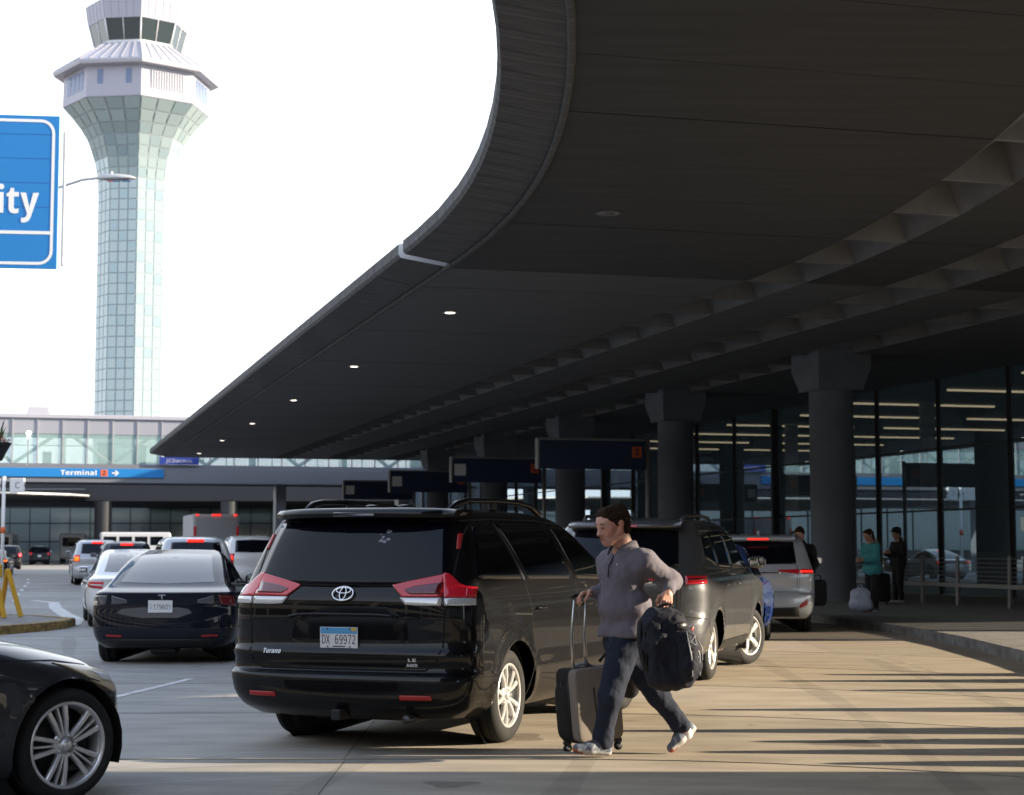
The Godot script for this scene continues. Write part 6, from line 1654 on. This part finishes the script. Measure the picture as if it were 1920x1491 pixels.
func walker():
	var o := thing("person", "man in grey quarter zip top walking left with suitcase and backpack", "person", Transform3D(Basis.IDENTITY, V(0.85, 0, 12.83)))
	var w := -o.position
	var hd := V(0.722, 1.625, 12.81); var nk := V(0.80, 1.475, 12.875)
	var ls := V(0.945, 1.368, 12.70); var le := V(1.15, 1.235, 12.83); var lw := V(1.098, 1.160, 12.60)
	var rs := V(0.688, 1.372, 12.99); var re := V(0.737, 1.135, 13.08); var rw := V(0.575, 1.150, 12.955)
	var lh := V(0.80, 0.79, 12.80); var lk := V(0.695, 0.43, 12.72); var la := V(0.640, 0.095, 12.74)
	var rh := V(0.785, 0.78, 12.93); var rk := V(1.045, 0.42, 12.95); var ra := V(1.236, 0.165, 12.975)
	var f := Vector3(-0.72, 0, 0.69); var l := Vector3(0.69, 0, 0.72)
	var face := Vector3(-0.84, -0.24, 0.50).normalized(); var fx := Vector3.UP.cross(face).normalized()
	var HB := Basis(fx, face.cross(fx), face)
	var sh := func(list: Array) -> Array:
		var out := []
		for b in list:
			var c: Array = b.duplicate(); c[0] += w; c[1] += w; out.append(c)
		return out
	# skin: one body, with finer head and hands
	var sk := mb(true)
	var tone := func(p: Vector3) -> Color: return Color(0.50, 0.265, 0.195)
	var c0 := V(0.80, 1.28, 12.87); var b0 := V(0.81, 1.05, 12.87); var p0 := V(0.825, 0.82, 12.87)
	nets(sk, sh.call([[nk + Vector3(0, 0.04, 0), c0, 0.055, 0.10], [c0 - l * 0.08, c0 + l * 0.08, 0.10, 0.10], [c0, b0, 0.11, 0.11], [b0, p0, 0.10, 0.085], [c0 + Vector3(0, 0.08, 0), ls, 0.06, 0.055], [ls, le, 0.05, 0.04], [le, lw, 0.038, 0.027], [c0 + Vector3(0, 0.08, 0), rs, 0.06, 0.055], [rs, re, 0.05, 0.04], [re, rw, 0.038, 0.027],
		[p0, lh, 0.07, 0.07], [lh, lk, 0.08, 0.055], [lk, la, 0.052, 0.038], [la, la + Vector3(-0.12, -0.05, 0.04), 0.036, 0.03], [p0, rh, 0.09, 0.09], [rh, rk, 0.08, 0.055], [rk, ra, 0.052, 0.038], [ra, ra + Vector3(-0.06, -0.1, 0.02), 0.036, 0.03]]), 0.04, 0.016, 0.0, 8.0, tone)
	var ftone := func(p: Vector3) -> Color:
		var q := HB.inverse() * (p - hd - w) / 1.13
		var c := Color(0.52, 0.275, 0.205)
		var ax := absf(q.x)
		if q.z > 0.05:
			if absf(q.y - 0.034 - 0.08 * (ax - 0.03) * (1.0 if ax < 0.035 else -1.0)) < 0.0045 and ax > 0.014 and ax < 0.05: return Color(0.05, 0.03, 0.022)
			if absf(q.y - 0.0025) < 0.0032 and ax > 0.018 and ax < 0.046: return Color(0.05, 0.03, 0.025)
			if absf(q.y - 0.013) < 0.006 and ax > 0.016 and ax < 0.046: return Color(0.34, 0.17, 0.125)
			if absf(q.y + 0.0635) < 0.0022 and ax < 0.026: return Color(0.13, 0.05, 0.045)
			if absf(q.y + 0.064) < 0.011 and ax < 0.022 and q.z > 0.08: return Color(0.36, 0.15, 0.125)
			if absf(q.y + 0.036) < 0.004 and ax > 0.005 and ax < 0.014 and q.z > 0.09: return Color(0.16, 0.07, 0.05)
		if q.y < -0.045 and q.y > -0.11: c = c.lerp(Color(0.36, 0.21, 0.17), 0.35)
		if ax > 0.03 and q.y < 0.0 and q.y > -0.045 and q.z > 0.03: c = c.lerp(Color(0.56, 0.24, 0.18), 0.5)
		if ax > 0.07: c = c.lerp(Color(0.60, 0.24, 0.18), 0.6)
		return c
	nets(sk, sh.call(head_bones(hd, HB, 1.13)), 0.022, 0.0042, 0.0, 8.0, ftone)
	nets(sk, sh.call(hand_bones(lw, V(1.075, 1.07, 12.53) - lw, Vector3(0.35, 0.25, 0.9), Vector3(-0.9, 0, 0.35), 0.62)), 0.008, 0.004, 0.0, 8.0, tone)
	nets(sk, sh.call(hand_bones(rw, V(0.49, 1.135, 12.915) - rw, Vector3(-0.1, 0.95, 0.25), Vector3(-0.35, 0.1, 0.9), 0.62)), 0.008, 0.004, 0.0, 8.0, tone)
	part("body", sk, M.skin, o)
	var hr := mb(true); nets(hr, sh.call(hair_bones(hd, HB, 1.13)), 0.014, 0.005, 0.009, 60.0); part("hair", hr, M.hair, o)
	# top
	var s := mb(true)
	nets(s, sh.call([[c0 - l * 0.085 + Vector3(0, 0.015, 0), c0 + l * 0.085 + Vector3(0, 0.015, 0), 0.122, 0.122], [c0 + Vector3(0, 0.09, 0) - l * 0.1, c0 + Vector3(0, 0.09, 0) + l * 0.1, 0.075, 0.075], [b0 - l * 0.07 + f * 0.025, b0 + l * 0.095 + f * 0.015, 0.130, 0.134], [p0 + Vector3(0, 0.03, 0) - l * 0.075 + f * 0.015, p0 + Vector3(0, 0.03, 0) + l * 0.075 + f * 0.015, 0.150, 0.150], [c0 - l * 0.05 + f * 0.03, b0 + f * 0.04, 0.105, 0.115], [c0 + l * 0.05 + f * 0.03, b0 + f * 0.04, 0.105, 0.115],
		[c0 + Vector3(0, 0.11, 0), nk + Vector3(0.005, -0.045, 0), 0.10, 0.070], [nk + Vector3(0, -0.035, 0), ls, 0.066, 0.080], [nk + Vector3(0, -0.035, 0), rs, 0.062, 0.062], [ls, le, 0.078, 0.060], [le, lw + (le - lw) * 0.12, 0.057, 0.042], [rs, re, 0.064, 0.058], [re, rw + (re - rw) * 0.1, 0.06, 0.042]]), 0.055, 0.0115, 0.011, 11.0, null, 0.832)
	var top := part("quarter_zip_top", s, M.shirt, o)
	# collar and zip
	var cl := mb(true); var rows := []
	for i in 15:
		var a := lerpf(0.55, TAU - 0.55, i / 14.0)
		var d := f * cos(a) + l * sin(a); var dn := 0.04 * maxf(cos(a), 0.0)
		var c1 := nk + w + Vector3(0, 0.012 - dn, 0)
		rows.append(PackedVector3Array([c1 + d * 0.112 + Vector3(0, -0.042, 0), c1 + d * 0.118 + Vector3(0, -0.03, 0), c1 + d * 0.098 + Vector3(0, 0.028, 0), c1 + d * 0.088 + Vector3(0, 0.036, 0), c1 + d * 0.080 + Vector3(0, 0.028, 0), c1 + d * 0.078 + Vector3(0, -0.03, 0)]))
	grid(cl, rows); part("collar", cl, M.shirt, top)
	var th := mb(true); ell(th, nk + w + f * 0.072 + Vector3(0, -0.045, 0), Vector3(0.034, 0.055, 0.03), face_to(f), 10); part("throat", th, M.shirt_skin, o)
	var zp := mb(true); tube(zp, [nk + w + f * 0.098 + Vector3(0, -0.055, 0), c0 + w + f * 0.156 + Vector3(0, 0.055, 0), c0 + w + f * 0.163 - Vector3(0, 0.02, 0)], 0.006, 6); part("zip", zp, M.shirt_dark, top)
	var lg := mb(true); ell(lg, c0 + w + f * 0.148 + l * 0.075 + Vector3(0, 0.07, 0), Vector3.ONE * 0.006); part("chest_logo", lg, M.sign_white, top)
	# trousers
	var t := mb(true)
	nets(t, sh.call([[p0 - l * 0.06 + Vector3(0, 0.0, 0) + f * 0.01, p0 + l * 0.06 + Vector3(0, 0.0, 0) + f * 0.01, 0.128, 0.128], [lh, lk, 0.115, 0.086], [lk, la + Vector3(0, 0.045, 0), 0.085, 0.066], [la + Vector3(0.003, 0.05, 0), la + Vector3(0.008, 0.012, 0), 0.062, 0.064], [rh, rk, 0.112, 0.080], [rk, ra + (rk - ra).normalized() * 0.06, 0.078, 0.060], [ra + (rk - ra).normalized() * 0.07, ra + (rk - ra).normalized() * 0.03, 0.06, 0.062]]), 0.04, 0.0115, 0.013, 13.0)
	part("trousers", t, M.trousers, o)
	shoe(o, w + V(0.690, 0.012, 12.745), w + V(0.425, 0.048, 12.66), Vector3(0.12, 1, 0), Color(0.10, 0.12, 0.16), l)
	shoe(o, w + V(1.325, 0.165, 13.0), w + V(1.135, 0.006, 12.93), Vector3(-0.62, 0.78, 0), Color(0.10, 0.12, 0.16), l)
	for a in [la + Vector3(0.01, -0.01, 0), ra + Vector3(0.02, -0.02, 0)]:
		var so := mb(true); ell(so, a + w, Vector3(0.045, 0.05, 0.045)); part("sock", so, M.sign_white, o)

func luggage():
	var n := Vector3(0.454, 0, 0.891); var r := Vector3(0.891, 0, -0.454)
	var B := Basis(r, Vector3.UP, n).rotated(Vector3(0, 0, 1), deg_to_rad(4.5))
	var o := thing("suitcase", "upright rolling suitcase, black sides and sunlit taupe face, telescopic handle in the man's hand", "suitcase", Transform3D(B, V(0.585, 0.0, 13.07)))
	var b := mb(true); ell(b, Vector3(0, 0.345, -0.02), Vector3(0.185, 0.27, 0.145), Basis.IDENTITY, 20, 0.22); part("shell", b, M.black_cloth, o)
	var fpan := mb(true); ell(fpan, Vector3(0, 0.35, 0.10), Vector3(0.188, 0.262, 0.055), Basis.IDENTITY, 18, 0.2); var face := part("front_panel", fpan, M.taupe_cloth, o)
	var z := mb(true); tube(z, [Vector3(-0.04, 0.47, 0.157), Vector3(-0.03, 0.28, 0.157)], 0.006, 6); part("pocket_zip", z, M.grip, face)
	var lb := mb(); bx(lb, Vector3(0.06, 0.49, 0.155), Vector3(0.07, 0.05, 0.006), Basis.IDENTITY, 0.003); part("label_patch", lb, M.cord, face)
	var bz := mb(true)
	for y in [0.2, 0.34, 0.47]: tube(bz, [Vector3(-0.187, y - 0.05, -0.05), Vector3(-0.188, y + 0.05, -0.05)], 0.006, 6)
	tube(bz, [Vector3(-0.18, 0.12, 0.04), Vector3(-0.189, 0.3, 0.042), Vector3(-0.18, 0.56, 0.04)], 0.006, 6)
	part("piping", bz, M.grip, o)
	var sp := mb(true); ell(sp, Vector3(-0.12, 0.30, -0.06), Vector3(0.085, 0.20, 0.10), Basis.IDENTITY, 14, 0.35); part("side_pocket", sp, M.black_cloth, o)
	var ctr := mb(true)
	var g0 := o.transform.affine_inverse() * V(0.492, 1.12, 12.925)
	for k in [-0.055, 0.055]:
		tube(ctr, [Vector3(-0.09 + k, 0.56, 0.07), Vector3(-0.09 + k * 0.95, 0.85, 0.075), g0 + Vector3(k * 0.9, -0.01, 0)], [0.0135, 0.012, 0.010], 10)
	part("telescopic_handle", ctr, M.steel, o)
	var gp := mb(true); tube(gp, [g0 + Vector3(-0.07, -0.005, 0), g0 + Vector3(-0.06, 0.008, 0), g0 + Vector3(0.06, 0.008, 0), g0 + Vector3(0.07, -0.005, 0)], 0.015, 10); part("grip", gp, M.grip, o)
	var ch := mb(true); tube(ch, [Vector3(-0.14, 0.605, 0.06), Vector3(-0.1, 0.635, 0.06), Vector3(-0.02, 0.637, 0.05), Vector3(0.03, 0.605, 0.05)], 0.012, 8); part("carry_handle", ch, M.cord, o)
	for x in [-0.14, 0.15]:
		for zz in [-0.12, 0.11]:
			var wl := mb(true); lathe(wl, [[0.0, -0.012], [0.03, -0.012], [0.034, -0.006], [0.034, 0.006], [0.03, 0.012], [0.0, 0.012]], 16, Transform3D(Basis(Vector3.RIGHT, PI / 2) * Basis.IDENTITY, Vector3(x, 0.036, zz)))
			var wp := part("wheel", wl, M.grip, o)
			var hs := mb(); bx(hs, Vector3(x, 0.075, zz), Vector3(0.05, 0.045, 0.06), Basis.IDENTITY, 0.012); part("wheel_housing", hs, M.grip, wp)
			var hb := mb(true); lathe(hb, [[0.0, 0.0135], [0.016, 0.0135], [0.016, 0.0]], 12, Transform3D(Basis(Vector3.RIGHT, PI / 2), Vector3(x, 0.036, zz))); part("wheel_hub", hb, M.steel, wp)
	# dark soft bag strapped on the far side of the case
	var h := thing("soft_bag", "small black soft bag hanging behind the man's leg on the far side of the suitcase", "bag", Transform3D(Basis.IDENTITY, V(0.86, 0.38, 13.25)))
	var hb2 := mb(true); ell(hb2, Vector3(0, 0.14, 0), Vector3(0.10, 0.15, 0.07), Basis(Vector3.BACK, -0.25), 14, 0.6); part("bag", hb2, M.black_cloth, h)
	var st2 := mb(true); tube(st2, [Vector3(-0.05, 0.26, 0), Vector3(-0.16, 0.33, 0.03), Vector3(-0.22, 0.26, 0.06)], 0.012, 6); part("strap", st2, M.black_cloth, h)
	# backpack
	var p := thing("backpack", "full navy backpack with grey bungee cords on its pocket, hanging from the man's hand", "backpack", Transform3D(Basis(Vector3.BACK, 0.10), V(1.075, 0.51, 12.50)))
	var T := Basis(Vector3.UP, 0.75)   # front pocket turned to the right and a little to the camera
	var mbk := mb(true); nets(mbk, [[Vector3(-0.03, 0.10, 0.0), Vector3(0.10, 0.09, 0.0), 0.10, 0.10], [Vector3(-0.04, 0.30, 0.0), Vector3(0.11, 0.29, 0.0), 0.115, 0.115], [Vector3(-0.02, 0.44, 0.0), Vector3(0.06, 0.44, 0.0), 0.105, 0.095], [Vector3(-0.03, 0.08, 0.0), Vector3(-0.04, 0.42, 0), 0.10, 0.10], [Vector3(0.1, 0.08, 0.0), Vector3(0.08, 0.42, 0), 0.10, 0.10], [Vector3(-0.06, 0.05, -0.02), Vector3(0.12, 0.05, -0.02), 0.055, 0.055]], 0.05, 0.011, 0.022, 9.0)
	part("main_compartment", mbk, M.navy_cloth, p)
	var pk := mb(true); nets(pk, [[Vector3(0.15, 0.10, 0.05), Vector3(0.14, 0.33, 0.05), 0.085, 0.075], [Vector3(0.17, 0.14, 0.06), Vector3(0.17, 0.24, 0.06), 0.075, 0.07]], 0.04, 0.010, 0.018, 11.0)
	var pkp := part("front_pocket", pk, M.navy_cloth, p)
	var cd := mb(true)
	var zig := []
	for i in 9:
		var y := 0.08 + 0.036 * i
		var a := 0.25 if i % 2 == 0 else 1.05
		zig.append(Vector3(0.16, y, 0.055) + Vector3(sin(a), 0, cos(a)) * (0.087 - 0.018 * absf(i - 4.0) / 4.0))
	tube(cd, zig, 0.0045, 6)
	for a in [0.2, 1.1]: tube(cd, [Vector3(0.155, 0.06, 0.055) + Vector3(sin(a), 0, cos(a)) * 0.08, Vector3(0.16, 0.2, 0.055) + Vector3(sin(a), 0, cos(a)) * 0.088, Vector3(0.15, 0.37, 0.055) + Vector3(sin(a), 0, cos(a)) * 0.066], 0.0055, 6)
	tube(cd, [Vector3(0.24, 0.3, 0.07), Vector3(0.265, 0.24, 0.07), Vector3(0.255, 0.16, 0.075)], 0.0045, 6)
	part("bungee_cord", cd, M.cord, pkp)
	var rf := mb(true); ell(rf, Vector3(0.14, 0.41, 0.085), Vector3(0.05, 0.03, 0.025), T, 10); part("mesh_flap", rf, M.dark_metal, p)
	var zz2 := mb(true); tube(zz2, [Vector3(-0.13, 0.12, 0.06), Vector3(-0.12, 0.38, 0.07), Vector3(-0.05, 0.52, 0.06), Vector3(0.06, 0.53, 0.055), Vector3(0.13, 0.45, 0.06)], 0.007, 6); part("zip", zz2, M.grip, p)
	var ss := mb(true)
	tube(ss, [Vector3(-0.08, 0.52, -0.02), Vector3(-0.145, 0.46, 0.02), Vector3(-0.165, 0.33, 0.03), Vector3(-0.15, 0.18, 0.03), Vector3(-0.12, 0.07, 0.02)], 0.026, 8, true, 0.35)
	part("shoulder_strap", ss, M.black_cloth, p)
	var lo := mb(true); var gg := p.transform.affine_inverse() * V(1.072, 1.075, 12.515)
	tube(lo, [Vector3(-0.05, 0.525, 0.0), gg + Vector3(-0.045, -0.01, 0), gg + Vector3(0, 0.004, 0), gg + Vector3(0.045, -0.01, 0), Vector3(0.06, 0.53, 0.0)], 0.011, 8); part("grab_handle", lo, M.black_cloth, p)

func bystander(label: String, at: Vector3, heading: float, height: float, coat: Material, coat_len: float, legs: Material, cover: Material, long_hair: bool, arm: Array, bend_f := 0.0) -> Node3D:
	# heading: degrees, 0 faces the camera, positive to the right of the picture; arm: [left elbow, left hand, right elbow, right hand] in own axes
	var o := thing("person", label, "person", Transform3D(Basis(Vector3.UP, deg_to_rad(heading)), at))
	var k := height / 1.75
	var q := func(x: float, y: float, z: float) -> Vector3: return Vector3(x, y, z + bend_f * maxf(y - 0.9, 0.0)) * k
	var sk := mb(true); var tone := func(_p): return Color(0.36, 0.2, 0.15)
	var hd: Vector3 = q.call(0, 1.625, 0.03); var HB := Basis(Vector3.RIGHT, 0.35)
	nets(sk, head_bones(hd, HB, k), 0.02, 0.009, 0.0, 8.0, tone)
	nets(sk, [[q.call(0, 1.45, 0), q.call(0, 0.95, 0), 0.09, 0.10], [q.call(0.09, 0.88, 0), q.call(0.10, 0.1, 0), 0.07, 0.04], [q.call(-0.09, 0.88, 0), q.call(-0.10, 0.1, 0), 0.07, 0.04], [q.call(0, 1.5, 0), q.call(0, 1.4, 0), 0.05, 0.05]], 0.03, 0.022, 0.0, 8.0, tone)
	for s in [0, 1]:
		var e: Vector3 = q.call(arm[s * 2].x, arm[s * 2].y, arm[s * 2].z); var h: Vector3 = q.call(arm[s * 2 + 1].x, arm[s * 2 + 1].y, arm[s * 2 + 1].z)
		nets(sk, hand_bones(h, h - e, Vector3(1 if s == 0 else -1, 0.2, 0), Vector3(0, 0.6, 0.8), 0.5), 0.008, 0.006, 0.0, 8.0, tone)
	part("body", sk, M.skin, o)
	var hr := mb(true); nets(hr, hair_bones(hd, HB, k, long_hair), 0.02, 0.011, 0.008, 40.0); part("hair", hr, cover, o)
	var ct := mb(true)
	var B := [[q.call(-0.09, 1.33, 0), q.call(0.09, 1.33, 0), 0.125 * k, 0.125 * k], [q.call(-0.08, 1.1, 0.01), q.call(0.08, 1.1, 0.01), 0.14 * k, 0.14 * k], [q.call(-0.09, coat_len + 0.1, 0), q.call(0.09, coat_len + 0.1, 0), 0.145 * k, 0.145 * k], [q.call(0, 1.46, -0.03), q.call(0, 1.4, -0.02), 0.09 * k, 0.1 * k]]
	for s in [0, 1]:
		var sg := 1.0 if s == 0 else -1.0
		var e: Vector3 = q.call(arm[s * 2].x, arm[s * 2].y, arm[s * 2].z); var h: Vector3 = q.call(arm[s * 2 + 1].x, arm[s * 2 + 1].y, arm[s * 2 + 1].z)
		B.append([q.call(0.19 * sg, 1.38, 0), e, 0.08 * k, 0.065 * k]); B.append([e, h + (e - h) * 0.1, 0.064 * k, 0.05 * k])
	nets(ct, B, 0.06, 0.021, 0.03, 6.0); part("coat", ct, coat, o)
	var tr := mb(true)
	nets(tr, [[q.call(-0.06, 0.88, 0), q.call(0.06, 0.88, 0), 0.12 * k, 0.12 * k], [q.call(0.09, 0.85, 0), q.call(0.095, 0.48, 0.02), 0.1 * k, 0.075 * k], [q.call(0.095, 0.48, 0.02), q.call(0.10, 0.1, -0.01), 0.073 * k, 0.06 * k], [q.call(-0.09, 0.85, 0), q.call(-0.095, 0.48, 0.03), 0.1 * k, 0.075 * k], [q.call(-0.095, 0.48, 0.03), q.call(-0.10, 0.1, 0.02), 0.073 * k, 0.06 * k]], 0.04, 0.021, 0.02, 8.0); part("trousers", tr, legs, o)
	return o
func bystanders():
	var w := bystander("woman in a teal hooded coat standing on the pavement beside the column", V(7.55, 0.15, 37.6), -62.0, 1.72, M.teal_coat, 0.80, M.black_cloth, M.hair, true, [Vector3(0.25, 1.12, 0.06), Vector3(0.10, 1.10, 0.27), Vector3(-0.25, 1.12, 0.05), Vector3(-0.10, 1.08, 0.28)], 0.08)
	shoe(w, Vector3(0.1, 0.0, -0.08), Vector3(0.11, 0.01, 0.17), Vector3.UP, Color(0.02, 0.02, 0.02), Vector3.RIGHT); shoe(w, Vector3(-0.1, 0.0, -0.06), Vector3(-0.11, 0.01, 0.19), Vector3.UP, Color(0.02, 0.02, 0.02), Vector3.RIGHT)
	var hd := mb(true); nets(hd, [[Vector3(-0.07, 1.46, -0.06), Vector3(0.07, 1.46, -0.06), 0.055, 0.055], [Vector3(0, 1.42, -0.09), Vector3(0, 1.36, -0.11), 0.07, 0.05]], 0.04, 0.018, 0.02, 9.0); part("hood", hd, M.taupe_cloth, w)
	var m := bystander("man in black coat and cap standing with a dark suitcase behind the teal coat woman", V(9.35, 0.15, 43.4), -70.0, 1.80, M.black_cloth, 0.86, M.black_cloth, M.black_cloth, false, [Vector3(0.27, 1.14, 0.02), Vector3(0.14, 1.18, 0.28), Vector3(-0.27, 1.12, 0.02), Vector3(-0.12, 1.15, 0.28)])
	var cp := mb(true); ell(cp, Vector3(0, 1.77, 0.03), Vector3(0.105, 0.08, 0.125)); ell(cp, Vector3(0, 1.745, 0.15), Vector3(0.08, 0.012, 0.07)); part("cap", cp, M.black_cloth, m)
	for s in [-1, 1]: shoe(m, Vector3(0.1 * s, 0.0, -0.08), Vector3(0.11 * s, 0.01, 0.2), Vector3.UP, Color(0.5, 0.5, 0.5), Vector3.RIGHT)
	var h := bystander("man in a dark jacket bending his head beside the silver SUV, holding a bag", V(5.35, 0.0, 33.2), -25.0, 1.86, M.black_cloth, 0.86, M.black_cloth, M.hair, false, [Vector3(0.26, 1.14, 0.04), Vector3(0.20, 0.90, 0.10), Vector3(-0.25, 1.13, 0.05), Vector3(-0.06, 1.07, 0.26)], 0.06)
	for s in [-1, 1]: shoe(h, Vector3(0.1 * s, 0.0, -0.08), Vector3(0.11 * s, 0.01, 0.2), Vector3.UP, Color(0.03, 0.03, 0.03), Vector3.RIGHT)
	var col := mb(true); ell(col, Vector3(0, 1.43, 0.14), Vector3(0.05, 0.07, 0.03)); part("shirt_collar", col, M.sign_navy, h)
	# what they carry
	var pb := thing("plastic_bag", "pale translucent shopping bag hanging low in front of the teal coat woman", "shopping bag", Transform3D(Basis(Vector3.UP, -0.5), V(7.22, 0.17, 37.2)))
	var b := mb(true); nets(b, [[Vector3(-0.12, 0.14, 0), Vector3(0.12, 0.14, 0), 0.12, 0.12], [Vector3(-0.10, 0.36, 0), Vector3(0.10, 0.36, 0), 0.10, 0.10], [Vector3(0, 0.14, 0), Vector3(0, 0.38, 0), 0.15, 0.12], [Vector3(-0.12, 0.14, 0), Vector3(-0.1, 0.36, 0), 0.11, 0.1], [Vector3(0.12, 0.14, 0), Vector3(0.1, 0.36, 0), 0.11, 0.1]], 0.05, 0.018, 0.016, 9.0); part("bag", b, M.plastic_bag, pb)
	var hl := mb(true); tube(hl, [Vector3(-0.07, 0.4, 0), Vector3(-0.03, 0.55, 0), Vector3(0.03, 0.55, 0), Vector3(0.07, 0.4, 0)], 0.01, 6); part("handles", hl, M.plastic_bag, pb)
	var sc := func(called: String, label: String, at: Vector3, turn: float, s: Vector3):
		var o := thing(called, label, "suitcase", Transform3D(Basis(Vector3.UP, turn), at))
		var c := mb(true); ell(c, Vector3(0, s.y / 2 + 0.06, 0), s / 2, Basis.IDENTITY, 14, 0.25); part("shell", c, M.black_cloth, o)
		var t := mb(true)
		for x in [-0.1, 0.1]: tube(t, [Vector3(x, s.y, 0), Vector3(x, s.y + 0.42, 0)], 0.01, 6)
		tube(t, [Vector3(-0.1, s.y + 0.42, 0), Vector3(0.1, s.y + 0.42, 0)], 0.014, 6); part("handle", t, M.steel, o)
		for x in [-0.14, 0.14]:
			var wl := mb(true); ell(wl, Vector3(x, 0.03, 0.05), Vector3(0.02, 0.03, 0.03)); part("wheel", wl, M.grip, o)
	sc.call("suitcase", "dark upright suitcase on the pavement between the teal coat woman and the black coat man", V(8.75, 0.15, 42.6), 0.5, Vector3(0.42, 0.68, 0.28))
	var hb := thing("holdall", "black bag held low beside the silver SUV's right tail lamp", "bag", Transform3D(Basis(Vector3.UP, 0.3), V(5.62, 0.42, 33.0)))
	var hbm := mb(true); ell(hbm, Vector3(0, 0.24, 0), Vector3(0.16, 0.24, 0.1), Basis.IDENTITY, 14, 0.4); part("bag", hbm, M.black_cloth, hb)
	var hh := mb(true); tube(hh, [Vector3(-0.08, 0.46, 0), Vector3(-0.05, 0.56, 0), Vector3(0.05, 0.56, 0), Vector3(0.08, 0.46, 0)], 0.012, 6); part("handle", hh, M.black_cloth, hb)

func _ready():
	setup()
	materials()
	people_mats()
	roadway()
	sidewalk()
	canopy()
	terminal()
	railing()
	footbridge()
	control_tower()
	far_buildings()
	kerb_signs()
	left_furniture()
	minivan()
	black_sedan()
	near_sedan()
	white_sedan()
	kerb_suvs()
	traffic()
	walker()
	luggage()
	bystanders()
